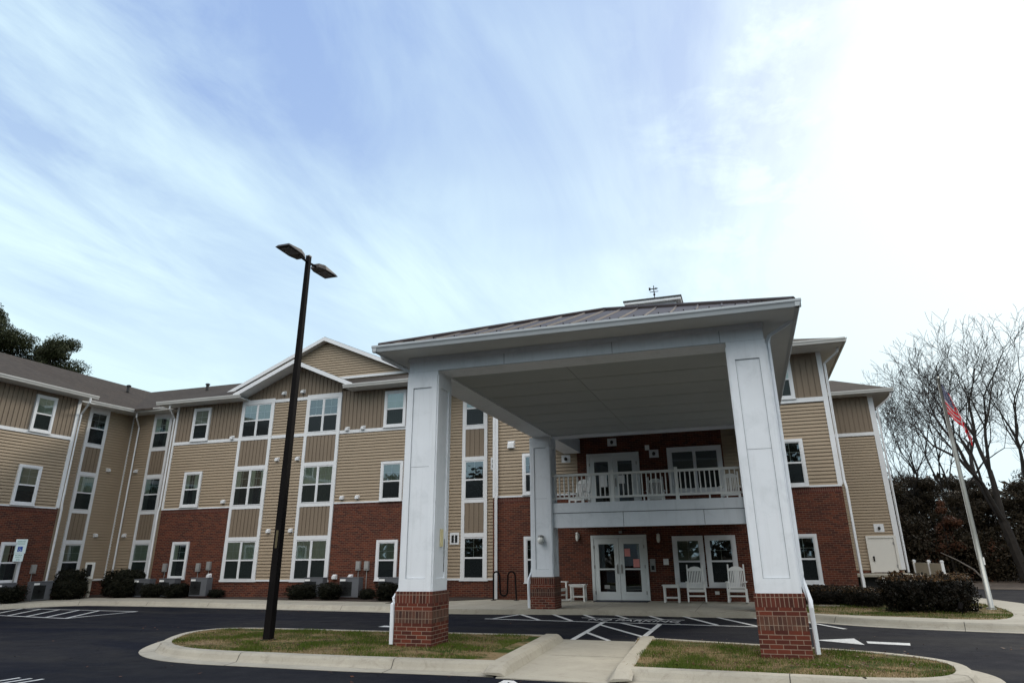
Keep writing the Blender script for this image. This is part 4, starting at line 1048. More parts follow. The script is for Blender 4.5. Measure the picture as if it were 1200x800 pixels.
# snow guards near the eave
m = MB(); x = ex0 + .6
while x < ex1 - .4: m.box(x, x + .02, ey0 + .35, ey0 + .37, rz + .14, rz + .19); x += .46
q = m.build('snow_guard', 'black_metal'); q.parent = ro
fn = lambda mm, n, mt: ppart(mm, n, mt)
gutter((ex0 - .1, ey0 - .0), (ex1 + .1, ey0 - .0), (0, -1), z=5.73, h=.13, w=.11, parent_fn=fn, mat='gutter_grey'); gutter((ex1, ey0 - .1), (ex1, YB), (1, 0), z=5.73, h=.13, w=.11, parent_fn=fn, mat='gutter_grey'); gutter((ex0, ey0 - .1), (ex0, YB), (-1, 0), z=5.73, h=.13, w=.11, parent_fn=fn, mat='gutter_grey')
def pspout(pts, r=.045): 
    m = MB(); m.tube(pts, r, 4); return ppart(m, 'downspout', 'portico_white')
pspout([(1.20, 12.5, 5.68), (1.18, 12.55, 5.60), (.78, 12.72, 5.42), (.735, 12.74, 5.3), (.735, 12.74, 1.35), (.745, 12.72, 1.2), (.80, 12.6, .95), (.80, 12.55, .85), (.80, 12.55, .2)])
pspout([(-6.93, 12.15, 5.68), (-6.91, 12.2, 5.60), (-6.56, 12.75, 5.42), (-6.47, 12.8, 5.3), (-6.47, 12.8, 1.35), (-6.48, 12.7, 1.15), (-6.50, 12.45, .95), (-6.50, 12.40, .85), (-6.50, 12.40, .18)])
pspout([(-6.57, 21.7, 5.3), (-6.57, 21.7, 1.3), (-6.62, 21.5, 1.0), (-6.62, 21.42, .9), (-6.62, 21.42, .17)])
# lamp on the rear column, plate on the front one
m = MB(); m.box(-6.25, -6.11, 21.41, 21.436, 2.02, 2.24); m.sphere((-6.18, 21.33, 2.22), .08, 12, 6, (1, 1, .55)); o = m.build('column_lantern', 'steel', smooth=True); o.parent = cRL
m = MB(); m.sphere((-6.18, 21.33, 2.10), .105, 14, 10, (1, 1, 1.05)); q = m.build('column_lantern', 'lens_glass', smooth=True); q.parent = cRL
m = MB(); m.box(-5.732, -5.715, CY + .30, CY + .42, 1.86, 2.18); q = m.build('sign_plate', 'cream_plate'); q.parent = cFL; q['label'] = 'small pale yellow plate on the column side'
m = MB(); m.box(-5.732, -5.724, CY + .50, CY + .51, 1.4, 2.0); q = m.build('seam_strip', 'joint_dark'); q.parent = cFL

# ------------------------------------------------------------------ street lamp
L = empty('street_lamp', (-9.43, 12.75, ZK - .02)); tag(L, 'tall black lamp post with two flat heads on the left grass island', 'street lamp')
def lpart(m, n, mt, par=L, **k): o = m.build(n, mt, **k); o.parent = par; return o
m = MB(); i = 0
for z, w in ((0, .078), (8.42, .048)):
    for sx, sy in ((-1, -1), (1, -1), (1, 1), (-1, 1)): m.v.append((sx * w, sy * w, z))
for f in ((0, 1, 5, 4), (1, 2, 6, 5), (2, 3, 7, 6), (3, 0, 4, 7), (4, 5, 6, 7), (3, 2, 1, 0)): m.f.append(f); m.m.append(0)
lpart(m, 'pole', 'black_metal')
m = MB(); m.box(-.11, .11, -.11, .11, 0, .03); m.box(-.052, .052, -.052, .052, 8.42, 8.45); lpart(m, 'pole_cap', 'bronze_metal')
m = MB(); m.box(-.025, .025, -.110, -.100, 1.75, 2.1); lpart(m, 'access_cover', 'brass_dull').location = (0, .03, 0)
for s in (-1, 1):
    m = MB(); m.tube([(0, s * .05, 8.28), (0, s * .38, 8.30)], .03, 8); lpart(m, 'arm', 'black_metal')
    m = MB()
    a, b = (.30, .36)
    P8 = [(-.12, .28, 8.25), (.12, .28, 8.25), (.19, .5, 8.26), (.19, 1.02, 8.27), (-.19, 1.02, 8.27), (-.19, .5, 8.26)]
    T8 = [(-.10, .30, 8.36), (.10, .30, 8.36), (.15, .5, 8.38), (.15, .98, 8.33), (-.15, .98, 8.33), (-.15, .5, 8.38)]
    P8 = [(x, s * y, z) for x, y, z in P8]; T8 = [(x, s * y, z) for x, y, z in T8]
    m.poly(P8); m.poly(T8)
    for k in range(6): m.quad(P8[k], P8[(k + 1) % 6], T8[(k + 1) % 6], T8[k])
    h = lpart(m, 'lamp_head', 'bronze_metal')
    m = MB(); m.box(-.13, .13, min(s * .55, s * .95), max(s * .55, s * .95), 8.255, 8.262); q = m.build('lamp_lens', 'unit_grey'); q.parent = h
    if s > 0:
        m = MB(); m.tube([(0, .62, 8.36), (0, .62, 8.46)], .035, 8); q = m.build('photocell', 'box_grey'); q.parent = h

# ------------------------------------------------------------------ flagpole
FP = empty('flagpole', (6.16, 23.55, ZK - .02)); tag(FP, 'pale metal flagpole on the lawn corner with a limp flag', 'flagpole')
m = MB(); m.tube([(0, 0, 0), (0, 0, 2), (0, 0, 4.5), (0, 0, 6.5)], [.072, .066, .054, .040], 14); o = m.build('pole', 'pole_metal', smooth=True); o.parent = FP
m = MB(); m.tube([(0, 0, .0), (0, 0, .04)], [.14, .12], 14); m.sphere((0, 0, 6.56), .05, 10, 8); o = m.build('finial', 'pole_metal', smooth=True); o.parent = FP
m = MB(); m.tube([(-.075, -.03, 1.3), (-.05, -.02, 6.4)], .005, 4); m.box(.06, .1, -.02, .02, 1.15, 1.35); o = m.build('halyard', 'chair_white'); o.parent = FP
# limp flag: cloth grid gathered at the hoist and drooping
nu, nv = 40, 26; m = MB(); uvs = []
for j in range(nv + 1):
    for i in range(nu + 1):
        u, vv = i / nu, j / nv            # u along the fly, v up the hoist
        hz = 5.45 + vv * 0.95
        fold = math.sin(u * 20 + vv * 9.0) * .06 * (0.3 + u) * (1.15 - .4 * vv)
        out = .05 + .62 * (u ** .75) * (0.35 + .65 * math.sin(u * 2.6)) * (1.1 - .62 * vv)
        drop = 1.0 * u ** 1.0
        X = out * .85 + fold * .35; Yv = -.10 * u + fold - .02; Z = hz - drop * (1 - .16 * vv) + .02 * math.sin(u * 17)
        m.v.append((X, Yv, Z)); uvs.append((u, vv))
for j in range(nv):
    for i in range(nu):
        a = j * (nu + 1) + i; m.f.append((a, a + 1, a + nu + 2, a + nu + 1)); m.m.append(0)
o = m.build('flag', 'flag_cloth', smooth=True); o.parent = FP
ul = o.data.uv_layers.new(name='UVMap')
for lp in o.data.loops: ul.data[lp.index].uv = uvs[lp.vertex_index]

# ------------------------------------------------------------------ porch things
def rocking_chair():
    r = empty('rocking_chair', (0, 0, 0)); mt = 'chair_white'     # faces -y
    def p(m, n, **k): o = m.build(n, mt, **k); o.parent = r; return o
    m = MB()
    for i in range(7): y0 = -.24 + i * .072; m.box(-.25, .25, y0, y0 + .062, .405 - i * .006, .425 - i * .006)
    p(m, 'seat')
    tilt = Matrix.Translation((0, .22, .38)) @ Matrix.Rotation(R_(-13), 4, 'X')
    m = MB()
    n = 8
    for i in range(n):
        x = -.185 + i * .37 / (n - 1); m.box(x - .016, x + .016, -.009, .009, .08, .62, 0, tilt)
    pts = [(-.23, .60), (.23, .60), (.23, .66), (.12, .725), (0, .745), (-.12, .725), (-.23, .66)]
    A = [tilt @ Vector((x, -.014, z)) for x, z in pts]; n_ = (tilt.to_3x3() @ Vector((0, .028, 0))); m.slab(A, n_); m.box(-.23, .23, -.014, .014, .05, .1, 0, tilt)
    for s in (-1, 1): m.box(s * .25 - .022, s * .25 + .022, -.022, .022, -.05, .80, 0, tilt)
    p(m, 'backrest')
    for s in (-1, 1):
        m = MB(); m.box(s * .285 - .045, s * .285 + .045, -.30, .25, .62, .645); p(m, 'armrest')
        m = MB(); m.box(s * .28 - .022, s * .28 + .022, -.25, -.20, .07, .62); p(m, 'leg'); m = MB(); m.box(s * .28 - .022, s * .28 + .022, .20, .25, .07, .42); p(m, 'leg')
        m = MB(); k = 10; P = []
        for i in range(k + 1):
            y = -.42 + .92 * i / k; P.append((y, .012 + .22 * (y - .0) ** 2))
        m.slab([(s * .28 - .02, y, z) for y, z in P] + [(s * .28 - .02, y, z + .05) for y, z in reversed(P)], (.04, 0, 0)); p(m, 'rocker')
    m = MB(); m.box(-.26, .26, -.235, -.215, .34, .40); p(m, 'seat_rail')
    for y_, z_ in ((-.235, .20), (.215, .18)): m = MB(); m.box(-.26, .26, y_, y_ + .02, z_, z_ + .04); p(m, 'stretcher')
    return r
def side_table():
    r = empty('side_table'); mt = 'chair_white'
    m = MB(); 
    for i in range(4): m.box(-.29, .29, -.22 + i * .112, -.22 + i * .112 + .104, .52, .545)
    m.box(-.26, .26, -.20, -.18, .46, .519); m.box(-.26, .26, .18, .20, .46, .519)
    o = m.build('tabletop', mt); o.parent = r
    for sx in (-1, 1):
        for sy in (-1, 1): m = MB(); m.box(sx * .23 - .025, sx * .23 + .025, sy * .155 - .025, sy * .155 + .025, 0, .519); o = m.build('leg', mt); o.parent = r
    m = MB(); m.box(-.205, .205, -.13, .13, .13, .17); o = m.build('shelf', mt); o.parent = r
    return r
ch = rocking_chair(); zf = ZK - .004; zb_ = 3.102
spots = [((-1.86, 24.72, zf), R_(4), 'white slatted rocking chair on the porch between the two windows', ch),
         ((-.58, 24.80, zf), R_(-3), 'white slatted rocking chair on the porch right of the windows', None),
         ((-6.62, 24.7, zf), R_(68), 'white rocking chair half hidden behind the rear column', None),
         ((-5.55, 24.2, zb_), R_(-15), 'white rocking chair at the left end of the balcony', None),
         ((-2.95, 24.9, zb_), R_(5), 'white rocking chair in the middle of the balcony', None),
         ((-.42, 24.3, zb_), R_(-4), 'white rocking chair at the right end of the balcony', None)]
for loc, rz_, lab, o in spots:
    c = o or copy_tree(ch); c.location = loc; c.rotation_euler = (0, 0, rz_); tag(c, lab, 'rocking chair', 'white rocking chairs at the entrance')
tb = side_table()
for loc, lab, o in [((-2.68, 24.85, zf), 'small white side table between the doors and the rocking chair', tb), ((-5.92, 25.05, zf), 'small white side table left of the entrance doors', None)]:
    c = o or copy_tree(tb); c.location = loc; tag(c, lab, 'side table', 'white side tables on the porch')
tag(MB().box(-5.35, -3.5, 24.75, 25.5, zf, zf + .014).build('door_mat', 'mat_dark'), 'dark flat mat in front of the entrance doors', 'door mat')
# bike rack
m = MB(); P = []
def add(*p): P.append((p[0], 25.15, p[1]))
x0 = -9.12
for (cxx, up) in ((0, 1),): pass
add(x0, .14); add(x0, .98)
for a in range(1, 8): add(x0 + .11 - .11 * math.cos(math.pi * a / 8), 1.0 + .11 * math.sin(math.pi * a / 8))
add(x0 + .24, .98); add(x0 + .26, .45)
for a in range(1, 8): add(x0 + .40 - .14 * math.cos(math.pi * a / 8), .42 - .12 * math.sin(math.pi * a / 8))
add(x0 + .54, .45); add(x0 + .56, .98)
for a in range(1, 8): add(x0 + .70 - .13 * math.cos(math.pi * a / 8), 1.0 + .11 * math.sin(math.pi * a / 8))
add(x0 + .84, .98); add(x0 + .88, .14)
rk = empty('bike_rack', (0, 0, 0)); tag(rk, 'black wave shaped bicycle rack beside the white downspout', 'bike rack')
m.tube(P, .03, 10); o = m.build('rail', 'black_metal', smooth=True); o.parent = rk
for x in (x0, x0 + .88): m = MB(); m.box(x - .08, x + .08, 25.07, 25.23, ZK - .006, ZK + .008); o = m.build('foot_plate', 'black_metal'); o.parent = rk

# accessible parking sign
sg = empty('parking_sign', (-28.0, 21.3, ZK)); tag(sg, 'accessible parking sign on a steel post at the left pavement', 'sign')
rot = Matrix.Rotation(R_(38), 4, 'Z')
m = MB(); m.box(-.025, .025, .0, .03, 0, 2.32, 0, rot); o = m.build('post', 'steel'); o.parent = sg
m = MB(); m.box(-.20, .20, -.008, -.002, 1.80, 2.34, 0, rot); o = m.build('sign_panel', 'sign_white'); o.parent = sg; sp = o
m = MB(); m.box(-.17, .17, -.008, -.002, 1.50, 1.79, 0, rot); o = m.build('sign_panel', 'sign_white'); o.parent = sg; sp2 = o
m = MB(); m.box(-.085, .085, -.012, -.009, 1.87, 2.06, 0, rot); o = m.build('symbol_panel', 'sign_blue'); o.parent = sp
# wheelchair symbol
m = MB(); c0 = Vector((.0, 0, 1.945))
ring = [rot @ Vector((-.005 + .04 * math.cos(a), -.0135, 1.925 + .04 * math.sin(a))) for a in [math.pi * (0.75 + 1.5 * k / 12) for k in range(13)]]
m.tube(ring, .006, 4); m.tube([rot @ Vector(p) for p in ((-.015, -.0135, 2.0), (-.01, -.0135, 1.95), (.03, -.0135, 1.95), (.045, -.0135, 1.90), (.06, -.0135, 1.90))], .0065, 4); m.sphere(rot @ Vector((-.015, -.0135, 2.025)), .012, 8, 6)
o = m.build('wheelchair_symbol', 'sign_white'); o.parent = sp
def stext(body, size, z, par):
    p = rot @ Vector((0, -.0115, z)); text_obj('lettering', body, size, p, (R_(90), 0, R_(38)), 'sign_green', par)
stext('RESERVED', .062, 2.25, sp); stext('PARKING', .062, 2.165, sp); stext('MAXIMUM', .05, 1.73, sp2); stext('PENALTY', .05, 1.66, sp2); stext('$250', .06, 1.57, sp2)

# ------------------------------------------------------------------ condenser units
def unit():
    r = empty('condenser_unit')
    m = MB(); m.box(-.42, .42, -.17, .17, 0, .68); o = m.build('casing', 'unit_grey', bevel=.012); o.parent = r
    m = MB(); m.box(-.43, .43, -.18, .18, .681, .71); o = m.build('lid', 'unit_grey'); o.parent = r
    m = MB()
    m.box(-.40, .13, -.178, -.171, .05, .56)
    o = m.build('fan_opening', 'dark_room'); o.parent = r
    m = MB()
    for k in range(1, 6):
        rr = .24 * k / 5; pts = [(-.14 + rr * math.cos(a * math.pi / 10), -.185, .34 + rr * math.sin(a * math.pi / 10)) for a in range(21)]
        m.tube(pts, .004, 4, cap=False)
    for k in range(6): a = k * math.pi / 6; m.tube([(-.14 - .25 * math.cos(a), -.185, .34 - .25 * math.sin(a)), (-.14 + .25 * math.cos(a), -.185, .34 + .25 * math.sin(a))], .004, 4)
    o = m.build('fan_grille', 'black_metal'); o.parent = r
    m = MB(); m.box(-.40, -.16, -.176, -.171, .58, .65); o = m.build('badge', 'white_paper'); o.parent = r
    return r
un = unit()
ulist = [((-28.0 + .45, 20.6, .17), 90, 'grey condenser unit against the left wing under the sign'), ((-27.75, 22.3, .17), 90, 'grey condenser unit at the corner of the left wing'),
         ((-25.1, 25.0, .17), 0, 'grey condenser unit by the downspout left of the first bay'), ((-23.75, 25.0, .19), 0, 'grey condenser unit below the curtained ground floor window'), ((-22.05, 24.95, .22), 0, 'grey condenser unit at the right end of the left brick wall'),
         ((-16.55, 25.0, .22), 0, 'grey condenser unit below the right double window'), ((-14.95, 25.0, .22), 0, 'grey condenser unit under the two wall boxes'), ((-13.25, 25.0, .22), 0, 'grey condenser unit just left of the front column')]
for i, (loc, a, lab) in enumerate(ulist):
    c = un if i == 0 else copy_tree(un); c.location = loc; c.rotation_euler = (0, 0, R_(a)); tag(c, lab, 'air conditioner', 'condenser units along the brick walls')

# utility stand between shrubs
ut = empty('utility_stand', (-27.9, 24.6, ZK)); tag(ut, 'pale utility frame standing between the dark shrubs in the corner', 'utility stand')
m = MB()
for r in ((-.24, -.17, .75, 1.42), (.17, .24, .75, 1.42), (-.17, .17, 1.34, 1.42), (-.17, .17, .75, .84)): m.box(r[0], r[1], -.04, .04, r[2], r[3])
o = m.build('upper_frame', 'chair_white'); o.parent = ut
m = MB()
for x in (-.24, .1): m.box(x, x + .12, -.05, .05, 0, .70)
m.box(-.28, .28, -.07, .07, .70, .75); o = m.build('base_panel', 'fence_tan'); o.parent = ut
m = MB(); m.box(-.16, .16, -.01, .01, .85, 1.33); o = m.build('meter_back', 'dark_room'); o.parent = ut

# ------------------------------------------------------------------ foliage
def leaf_cloud(m, n, fn, size, mi_fn=lambda p: 0, flat=0.0, rnd=random):
    for _ in range(n):
        p, nr = fn()
        a = Vector((rnd.gauss(0, 1), rnd.gauss(0, 1), rnd.gauss(0, 1))).normalized()
        if nr is not None: a = (a * .8 + nr).normalized()
        t = a.orthogonal().normalized(); t.rotate(Matrix.Rotation(rnd.uniform(0, 6.28), 3, a)); b = a.cross(t)
        s = size * rnd.uniform(.6, 1.4)
        i = len(m.v)
        m.v += [tuple(p - t * s), tuple(p - b * s * .45), tuple(p + t * s), tuple(p + b * s * .45)]
        m.f.append((i, i + 1, i + 2, i + 3)); m.m.append(mi_fn(p))
def shrub_mesh(sx, sy, sz, n, size, seed, boxy=4.0, tip=None, mats=('shrub_leaf',), tipz=.8):
    rnd = random.Random(seed); m = MB()
    def surf():
        d = Vector((rnd.gauss(0, 1), rnd.gauss(0, 1), rnd.gauss(0, 1))).normalized()
        k = (abs(d.x) ** boxy + abs(d.y) ** boxy + abs(d.z) ** boxy) ** (-1 / boxy)
        r = k * (1 + .32 * noise.noise(d * 2.3 + Vector((seed, 0, 0))) + .22 * noise.noise(d * 6 + Vector((seed, 0, 0)))) * (1 - rnd.random() ** 2 * .35)
        p = Vector((d.x * r * sx / 2, d.y * r * sy / 2, sz / 2 + d.z * r * sz / 2))
        if p.z < 0.02: p.z = rnd.uniform(.02, .1)
        return p, d * .7
    leaf_cloud(m, n, surf, size, (lambda p: 1 if (tip and p.z > sz * tipz and rnd.random() < tip) else 0), rnd=rnd)
    # dark inner mass
    m2 = MB(); m2.sphere((0, 0, sz * .48), .5, 16, 10, (sx * .84, sy * .84, sz * .86))
    k0 = len(m.v); m.v += m2.v; m.f += [tuple(k0 + q for q in f) for f in m2.f]; m.m += [0] * len(m2.f)
    me = bpy.data.meshes.new('foliage'); me.from_pydata(m.v, [], m.f)
    for q in mats: me.materials.append(MAT[q])
    me.polygons.foreach_set('material_index', m.m)
    return me
stem = MB(); stem.tube([(0, 0, 0), (.02, .01, .35)], [.03, .02], 6); stem.tube([(.05, 0, 0), (.12, .05, .3)], [.02, .012], 5); stem.tube([(-.03, 0, 0), (-.13, -.04, .3)], [.02, .012], 5)
stem_me = bpy.data.meshes.new('stem'); stem_me.from_pydata(stem.v, [], stem.f); stem_me.materials.append(MAT['bark'])
def shrub(name, me, loc, sc, rz_, label, cat, group):
    e = empty(name, loc, rz_); e.scale = sc; tag(e, label, cat, group)
    o = bpy.data.objects.new('foliage', me); COL.objects.link(o); o.parent = e
    s = bpy.data.objects.new('stem', stem_me); COL.objects.link(s); s.parent = e
meA = [shrub_mesh(1, 1, 1, 5600, .042, s) for s in (3, 8, 15)]
g = 'clipped dark shrubs along the building wall'
lst = [(-27.55, 20.9, 1.0, 1.2, .72, 'rounded dark shrub behind the parking sign post'), (-27.3, 23.3, 1.3, 1.2, .85, 'wide dark shrub in the corner left of the utility stand'), (-28.0, 23.9, 1.2, 1.2, 1.3, 'taller dark shrub behind the corner shrub left of the utility stand'),
       (-26.75, 25.5, 1.7, 1.2, 1.22, 'tall dark shrub right of the utility stand'), (-25.9, 24.75, 1.35, 1.1, .78, 'low dark shrub right of the tall corner shrub'),
       (-24.35, 24.85, 1.15, .8, .62, 'dark shrub under the left bay window, left of two'), (-23.05, 24.8, 1.2, .8, .62, 'dark shrub between two condenser units of the left bay'), (-21.25, 25.0, .7, .6, .36, 'tiny dark shrub right of the left bay units'),
       (-16.85, 24.6, 1.25, .85, .62, 'dark shrub below the right double window, left of two'), (-15.65, 24.6, 1.35, .85, .66, 'dark shrub below the right double window, right of two'), (-14.1, 24.8, .6, .55, .42, 'small thin shrub under the wall boxes right of the double window'), (-13.05, 24.4, 1.1, .8, .68, 'dark shrub touching the front column at left')]
for i, (x, y, sx, sy, sz, lab) in enumerate(lst): shrub('shrub', meA[i % 3], (x, y, ZK + .01), (sx * .9, sy * .9, sz * .84), i * 1.3, lab, 'shrub', g)
meH = [shrub_mesh(1.2, 1.2, .90, 12000, .036, 21, 4, .6, ('hedge_leaf', 'hedge_tip'), .86), shrub_mesh(1.15, 1.15, .92, 11000, .036, 27, 3.6, .6, ('hedge_leaf', 'hedge_tip'), .84), shrub_mesh(2.4, 1.2, .55, 14000, .03, 33, 4.5, .25, ('hedge_leaf', 'hedge_tip'), .8)]
gh = 'clipped hedges right of the portico'
shrub('hedge', meH[0], (3.92, 22.4, ZK), (.92, 1, 1), 0, 'large dark hedge with brown tips, left one of the pair by the flagpole', 'hedge', gh)
shrub('hedge', meH[1], (4.93, 22.35, ZK), (.92, 1, .98), .2, 'large dark hedge with brown tips, nearest to the flagpole', 'hedge', gh)
shrub('hedge', meH[2], (2.1, 24.9, ZK), (.9, 1, .9), 0, 'low clipped hedge under the right bay window', 'hedge', gh)
shrub('hedge', meH[2], (3.1, 24.2, ZK), (.5, .9, .85), 1.2, 'small low hedge at the foot of the right downspout', 'hedge', gh)

# landing with posts and the low fence at the far right corner
ld = empty('service_landing', (4.4, 33.6, 0)); tag(ld, 'raised landing on posts below the pale service door', 'landing')
m = MB(); m.box(-1.1, 1.9, -1.0, 1.25, .68, .76); o = m.build('deck', 'concrete'); o.parent = ld
for x in (-.9, -.2, .6, 1.2, 1.8): m = MB(); m.box(x - .07, x + .07, -.98, -.84, 0, .68); o = m.build('post', 'chair_white'); o.parent = ld
m = MB(); m.box(-1.1, 1.9, -.6, -.5, .1, .66); o = m.build('skirt', 'dark_gap'); o.parent = ld
fn_ = empty('vinyl_fence', (6.5, 30.5, 0)); tag(fn_, 'low tan fence with white capped posts behind the right hedge', 'fence')
for i, (x, y) in enumerate(((-.35, 1.9), (-.1, 0.6), (.05, -.7))):
    m = MB(); m.box(x - .05, x + .05, y - .05, y + .05, 0, 1.27); m.box(x - .065, x + .065, y - .065, y + .065, 1.27, 1.30); m.box(x - .04, x + .04, y - .04, y + .04, 1.30, 1.33); o = m.build('post', 'white_trim'); o.parent = fn_
for (a, b) in (((-.35, 1.9), (-.1, .6)), ((-.1, .6), (.05, -.7))):
    m = MB(); a, b = Vector((*a, 0)), Vector((*b, 0)); d = (b - a).normalized(); n = Vector((-d.y, d.x, 0)) * .02
    p, q = a + d * .07, b - d * .07
    m.slab([p - n + Vector((0, 0, .1)), q - n + Vector((0, 0, .1)), q - n + Vector((0, 0, 1.22)), p - n + Vector((0, 0, 1.22))], n * 2); o = m.build('fence_panel', 'fence_tan'); o.parent = fn_
# uplight spike by the hedge
sp_ = empty('garden_spotlight', (4.9, 21.3, ZK)); tag(sp_, 'small black spotlight on the grass before the hedge', 'spotlight')
m = MB(); m.tube([(0, 0, -.02), (0, 0, .12)], .012, 6); o = m.build('spike', 'black_metal'); o.parent = sp_
m = MB(); m.tube([(-.03, 0, .12), (.03, .05, .26)], [.045, .06], 10); o = m.build('lamp_head', 'black_metal'); o.parent = sp_

# ---- trees
def limb_path(rnd, a, d, length, n, wob, up=0.0):
    P = [a.copy()]; d = d.normalized()
    for i in range(n):
        d = (d + Vector((rnd.gauss(0, wob), rnd.gauss(0, wob), rnd.gauss(0, wob) + up))).normalized(); P.append(P[-1] + d * length / n)
    return P, d
def bare_tree(name, loc, h, seed, label, lean=(0, 0), depth=8, r0=.2):
    rnd = random.Random(seed); e = empty(name, loc); tag(e, label, 'tree', 'bare winter trees right of the building')
    tm, bm = MB(), MB()
    def grow(a, d, L, r, lev):
        n = 4 if lev < 3 else 3
        P, d2 = limb_path(rnd, a, d, L, n, .035 + .017 * lev, .03)
        r1 = r * .76
        (tm if lev == 0 else bm).tube(P, [max(.0095 if lev > 4 else .018, r + (r1 - r) * i / n) for i in range(n + 1)], 7 if lev < 2 else (5 if lev < 4 else 3), cap=False)
        if lev >= depth: return
        k = 3 if lev in (0, 2) else 2
        a0 = rnd.uniform(0, 6.28)
        for i in range(k):
            ax = d2.orthogonal().normalized(); ax.rotate(Matrix.Rotation(a0 + i * 6.28 / k + rnd.uniform(-.5, .5), 3, d2))
            ang = rnd.uniform(.22, .58) * (1.0 if lev else .9); nd = d2.copy(); nd.rotate(Matrix.Rotation(ang, 3, ax)); nd.z += .06
            grow(P[-1], nd, L * rnd.uniform(.70, .92), r1 * (rnd.uniform(.82, .95) if i == 0 else rnd.uniform(.55, .8)), lev + 1)
        if lev >= 1:
            for q in ([P[rnd.randint(1, n - 1)]] if lev < 6 else P[1:n - 1]):
                ax = Vector((rnd.gauss(0, 1), rnd.gauss(0, 1), rnd.gauss(.2, .5))).normalized()
                Q, _ = limb_path(rnd, q, d2 * .7 + ax * .75, L * rnd.uniform(.45, .8), 3, .14, .03); bm.tube(Q, [max(.008, r1 * .3), .009, .0085, .007], 3, cap=False)
                if lev < 6:
                    for w in Q[1:]:
                        ax = Vector((rnd.gauss(0, 1), rnd.gauss(0, 1), rnd.gauss(.3, .5))).normalized()
                        T, _ = limb_path(rnd, w, d2 * .6 + ax * .8, L * .3, 2, .15, .03); bm.tube(T, [.008, .007, .006], 3, cap=False)
    grow(Vector((0, 0, 0)), Vector((lean[0], lean[1], 1)), h * .20, r0, 0)
    o = tm.build('trunk', 'bark'); o.parent = e; o = bm.build('branches', 'bark'); o.parent = e
bare_tree('bare_tree', (13.4, 44, 0), 15.4, 5, 'large bare tree with dark forked trunk near the right edge', (-.06, 0), 8, .30)
bare_tree('bare_tree', (10.6, 50, 0), 12.2, 12, 'slimmer bare tree behind the flag', (.0, 0), 8, .17)
bare_tree('bare_tree', (15.8, 47, 0), 14.5, 31, 'bare tree cut by the right edge of the picture', (-.05, 0), 8, .22)
bare_tree('bare_tree', (13.4, 55, 0), 15.5, 77, 'tallest bare tree rising behind the forked one', (.0, 0), 8, .2)
bare_tree('bare_tree', (10.0, 57, 0), 10, 44, 'low bare tree next to the far corner of the building', (.0, 0), 7, .13)

def clump_tree(name, loc, h, w, seed, label, cat, group, leaf, n, size, base=.15, clumps=26, trunk_r=.2, coarse=None, squash=.75):
    rnd = random.Random(seed); e = empty(name, loc); tag(e, label, cat, group)
    cl = []
    for i in range(clumps):
        t = rnd.uniform(base, .93); env = math.sin(math.pi * min(1, (t - base * .5) / (1.0 - base * .45))) ** .6
        a = rnd.uniform(0, 6.28); rr = rnd.uniform(.1, .95) * w / 2 * env
        cl.append((Vector((rr * math.cos(a), rr * math.sin(a), t * h)), rnd.uniform(.55, 1.1) * w * .19 * (1.15 - .5 * t)))
    m = MB(); per = n // clumps
    for c, r in cl:
        def f():
            d = Vector((rnd.gauss(0, 1), rnd.gauss(0, 1), rnd.gauss(0, 1))).normalized(); q = r * (1 - rnd.random() ** 2.2 * .8) * (1 + .3 * noise.noise(d * 2 + c))
            return c + Vector((d.x, d.y, d.z * squash)) * q, d
        leaf_cloud(m, per, f, size, rnd=rnd)
    o = m.build('crown', leaf); o.parent = e
    m = MB(); P, _ = limb_path(rnd, Vector((0, 0, 0)), Vector((0, 0, 1)), h * .85, 6, .04); m.tube(P, [trunk_r * (1 - .13 * i) for i in range(7)], 8)
    for c, r in cl[::2]:
        k = min(5, max(1, int(c.z / (h * .85) * 6) - 1)); a = P[k]; mid = a.lerp(c, .5) + Vector((0, 0, -.1 * r)); m.tube([a, mid, c], [trunk_r * .35, trunk_r * .22, trunk_r * .08], 5)
    o = m.build('trunk', 'bark'); o.parent = e
gp = 'pines behind the left wing'
for i, (x, y, h, w, lab) in enumerate(((-57, 31.5, 22.4, 9, 'tall dark pine rising highest at the left picture edge'), (-56, 36.2, 21.9, 8.5, 'dark pine next to the tallest one above the left roof'), (-55, 40.6, 20.6, 7.5, 'dark pine at the right end of the row above the left roof'), (-61, 37, 23.2, 8, 'dark pine standing behind the others above the left roof'), (-54, 44.6, 17.6, 2.0, 'tip of a pine just showing over the left ridge'))):
    clump_tree('pine_tree', (x, y, 0), h, w, 50 + i, lab, 'pine tree', gp, 'pine_leaf', 80000, .085, .45, 80, .3)
ge = 'evergreens beyond the driveway'
ev = [(7.4, 47, 6.8, 4.2), (10.2, 49, 6.2, 4.6), (12.8, 48, 5.2, 4.6), (15.6, 47, 5.4, 5), (18.5, 48, 6, 5.5), (8.8, 55, 8.2, 4.6), (14.2, 56, 6.6, 6), (20, 56, 7, 6), (5.0, 52, 7.5, 5)]
nm = ['dark evergreen nearest the building corner beyond the drive', 'dark evergreen directly behind the flagpole', 'dark evergreen just right of the flagpole', 'dark evergreen under the big bare tree', 'dark evergreen at the right picture edge', 'taller evergreen rising behind the first two', 'broad evergreen rising behind the flagpole trees', 'broad evergreen behind the right edge trees', 'evergreen mostly hidden by the building corner']
for i, (x, y, h, w) in enumerate(ev): clump_tree('evergreen_tree', (x, y, 0), h, w, 80 + i, nm[i], 'evergreen tree', ge, 'wood_leaf', 46000, .062, .03, 50, .12)
clump_tree('russet_tree', (10.6, 45.5, 0), 4.6, 2.6, 120, 'small russet leaved tree between the dark evergreens', 'tree', None, 'rust_leaf', 3600, .09, .35, 12, .08)
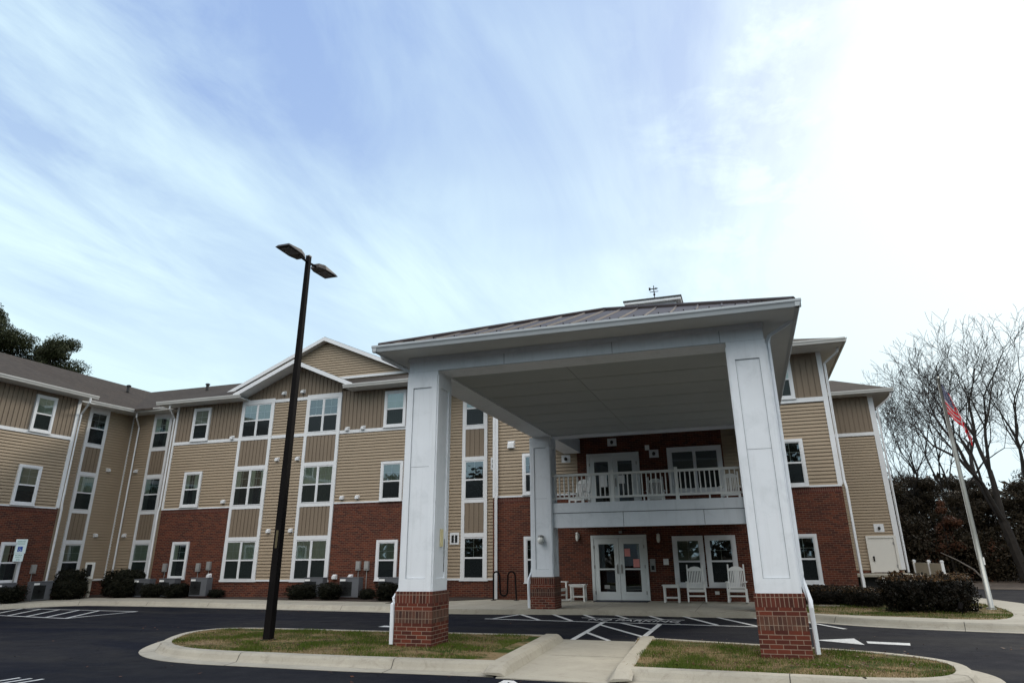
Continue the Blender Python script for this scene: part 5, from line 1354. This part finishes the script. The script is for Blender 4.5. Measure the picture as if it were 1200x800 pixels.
# fallen pale trunk
ft = empty('fallen_trunk', (9.6, 43.5, 0)); tag(ft, 'pale fallen trunk leaning in the dark undergrowth', 'fallen trunk')
m = MB(); m.tube([(-.55, -2.5, 1.55), (.1, -2.5, 1.2), (.75, -2.5, .75), (1.3, -2.5, .0)], [.02, .03, .04, .045], 8); o = m.build('log', 'pale_bark'); o.parent = ft
# undergrowth + woods seen only as a mass
rnd = random.Random(5); m = MB()
def fbr():
    x = rnd.uniform(3, 40); y = 43 + rnd.random() * 22 + max(0, (20 - x)) * .1; hz = 2.8 + 1.2 * noise.noise(Vector((x * .4, y * .4, 0)))
    return Vector((x, y, rnd.random() ** .8 * hz)), None
leaf_cloud(m, 130000, fbr, .085, lambda p: 1 if noise.noise(p * .6) > .35 else 0, rnd=rnd)
tag(m.build('undergrowth', ['wood_leaf', 'rust_leaf']), 'dense dark undergrowth under the trees beyond the driveway', 'undergrowth', kind='stuff')
m = MB()
def fb2():
    x = rnd.uniform(-70, 60); y = rnd.uniform(-42, -33); hz = 12.5 + 4 * noise.noise(Vector((x * .12, 1, 0))) + 2 * noise.noise(Vector((x * .5, 4, 0)))
    return Vector((x, y, rnd.random() * hz)), None
leaf_cloud(m, 26000, fb2, .55, rnd=rnd)
def fb4():  # side belts out of view, added to keep low sky light off the porch
    if rnd.random() < .6: x = rnd.uniform(32, 42); y = rnd.uniform(-38, 46)
    else: x = rnd.uniform(-72, -64); y = rnd.uniform(-38, 14)
    return Vector((x, y, rnd.random() * (11 + 3 * noise.noise(Vector((x * .2, y * .2, 0)))))), None
leaf_cloud(m, 22000, fb4, .55, rnd=rnd)
tag(m.build('far_woods', 'wood_leaf'), 'belt of dark woods across the car park, reflected in the windows, plus unseen side belts added to block low sky', 'woods', kind='stuff')
m = MB()
def fb3():
    x = rnd.uniform(-30, 90); y = rnd.uniform(66, 78); hz = 7 + 2 * noise.noise(Vector((x * .15, 1, 0))) + 1.2 * noise.noise(Vector((x * .7, 4, 0)))
    return Vector((x, y, rnd.random() * hz)), None
leaf_cloud(m, 40000, fb3, .3, rnd=rnd)
tag(m.build('far_woods', 'wood_leaf'), 'distant belt of dark woods behind the building', 'woods', kind='stuff')
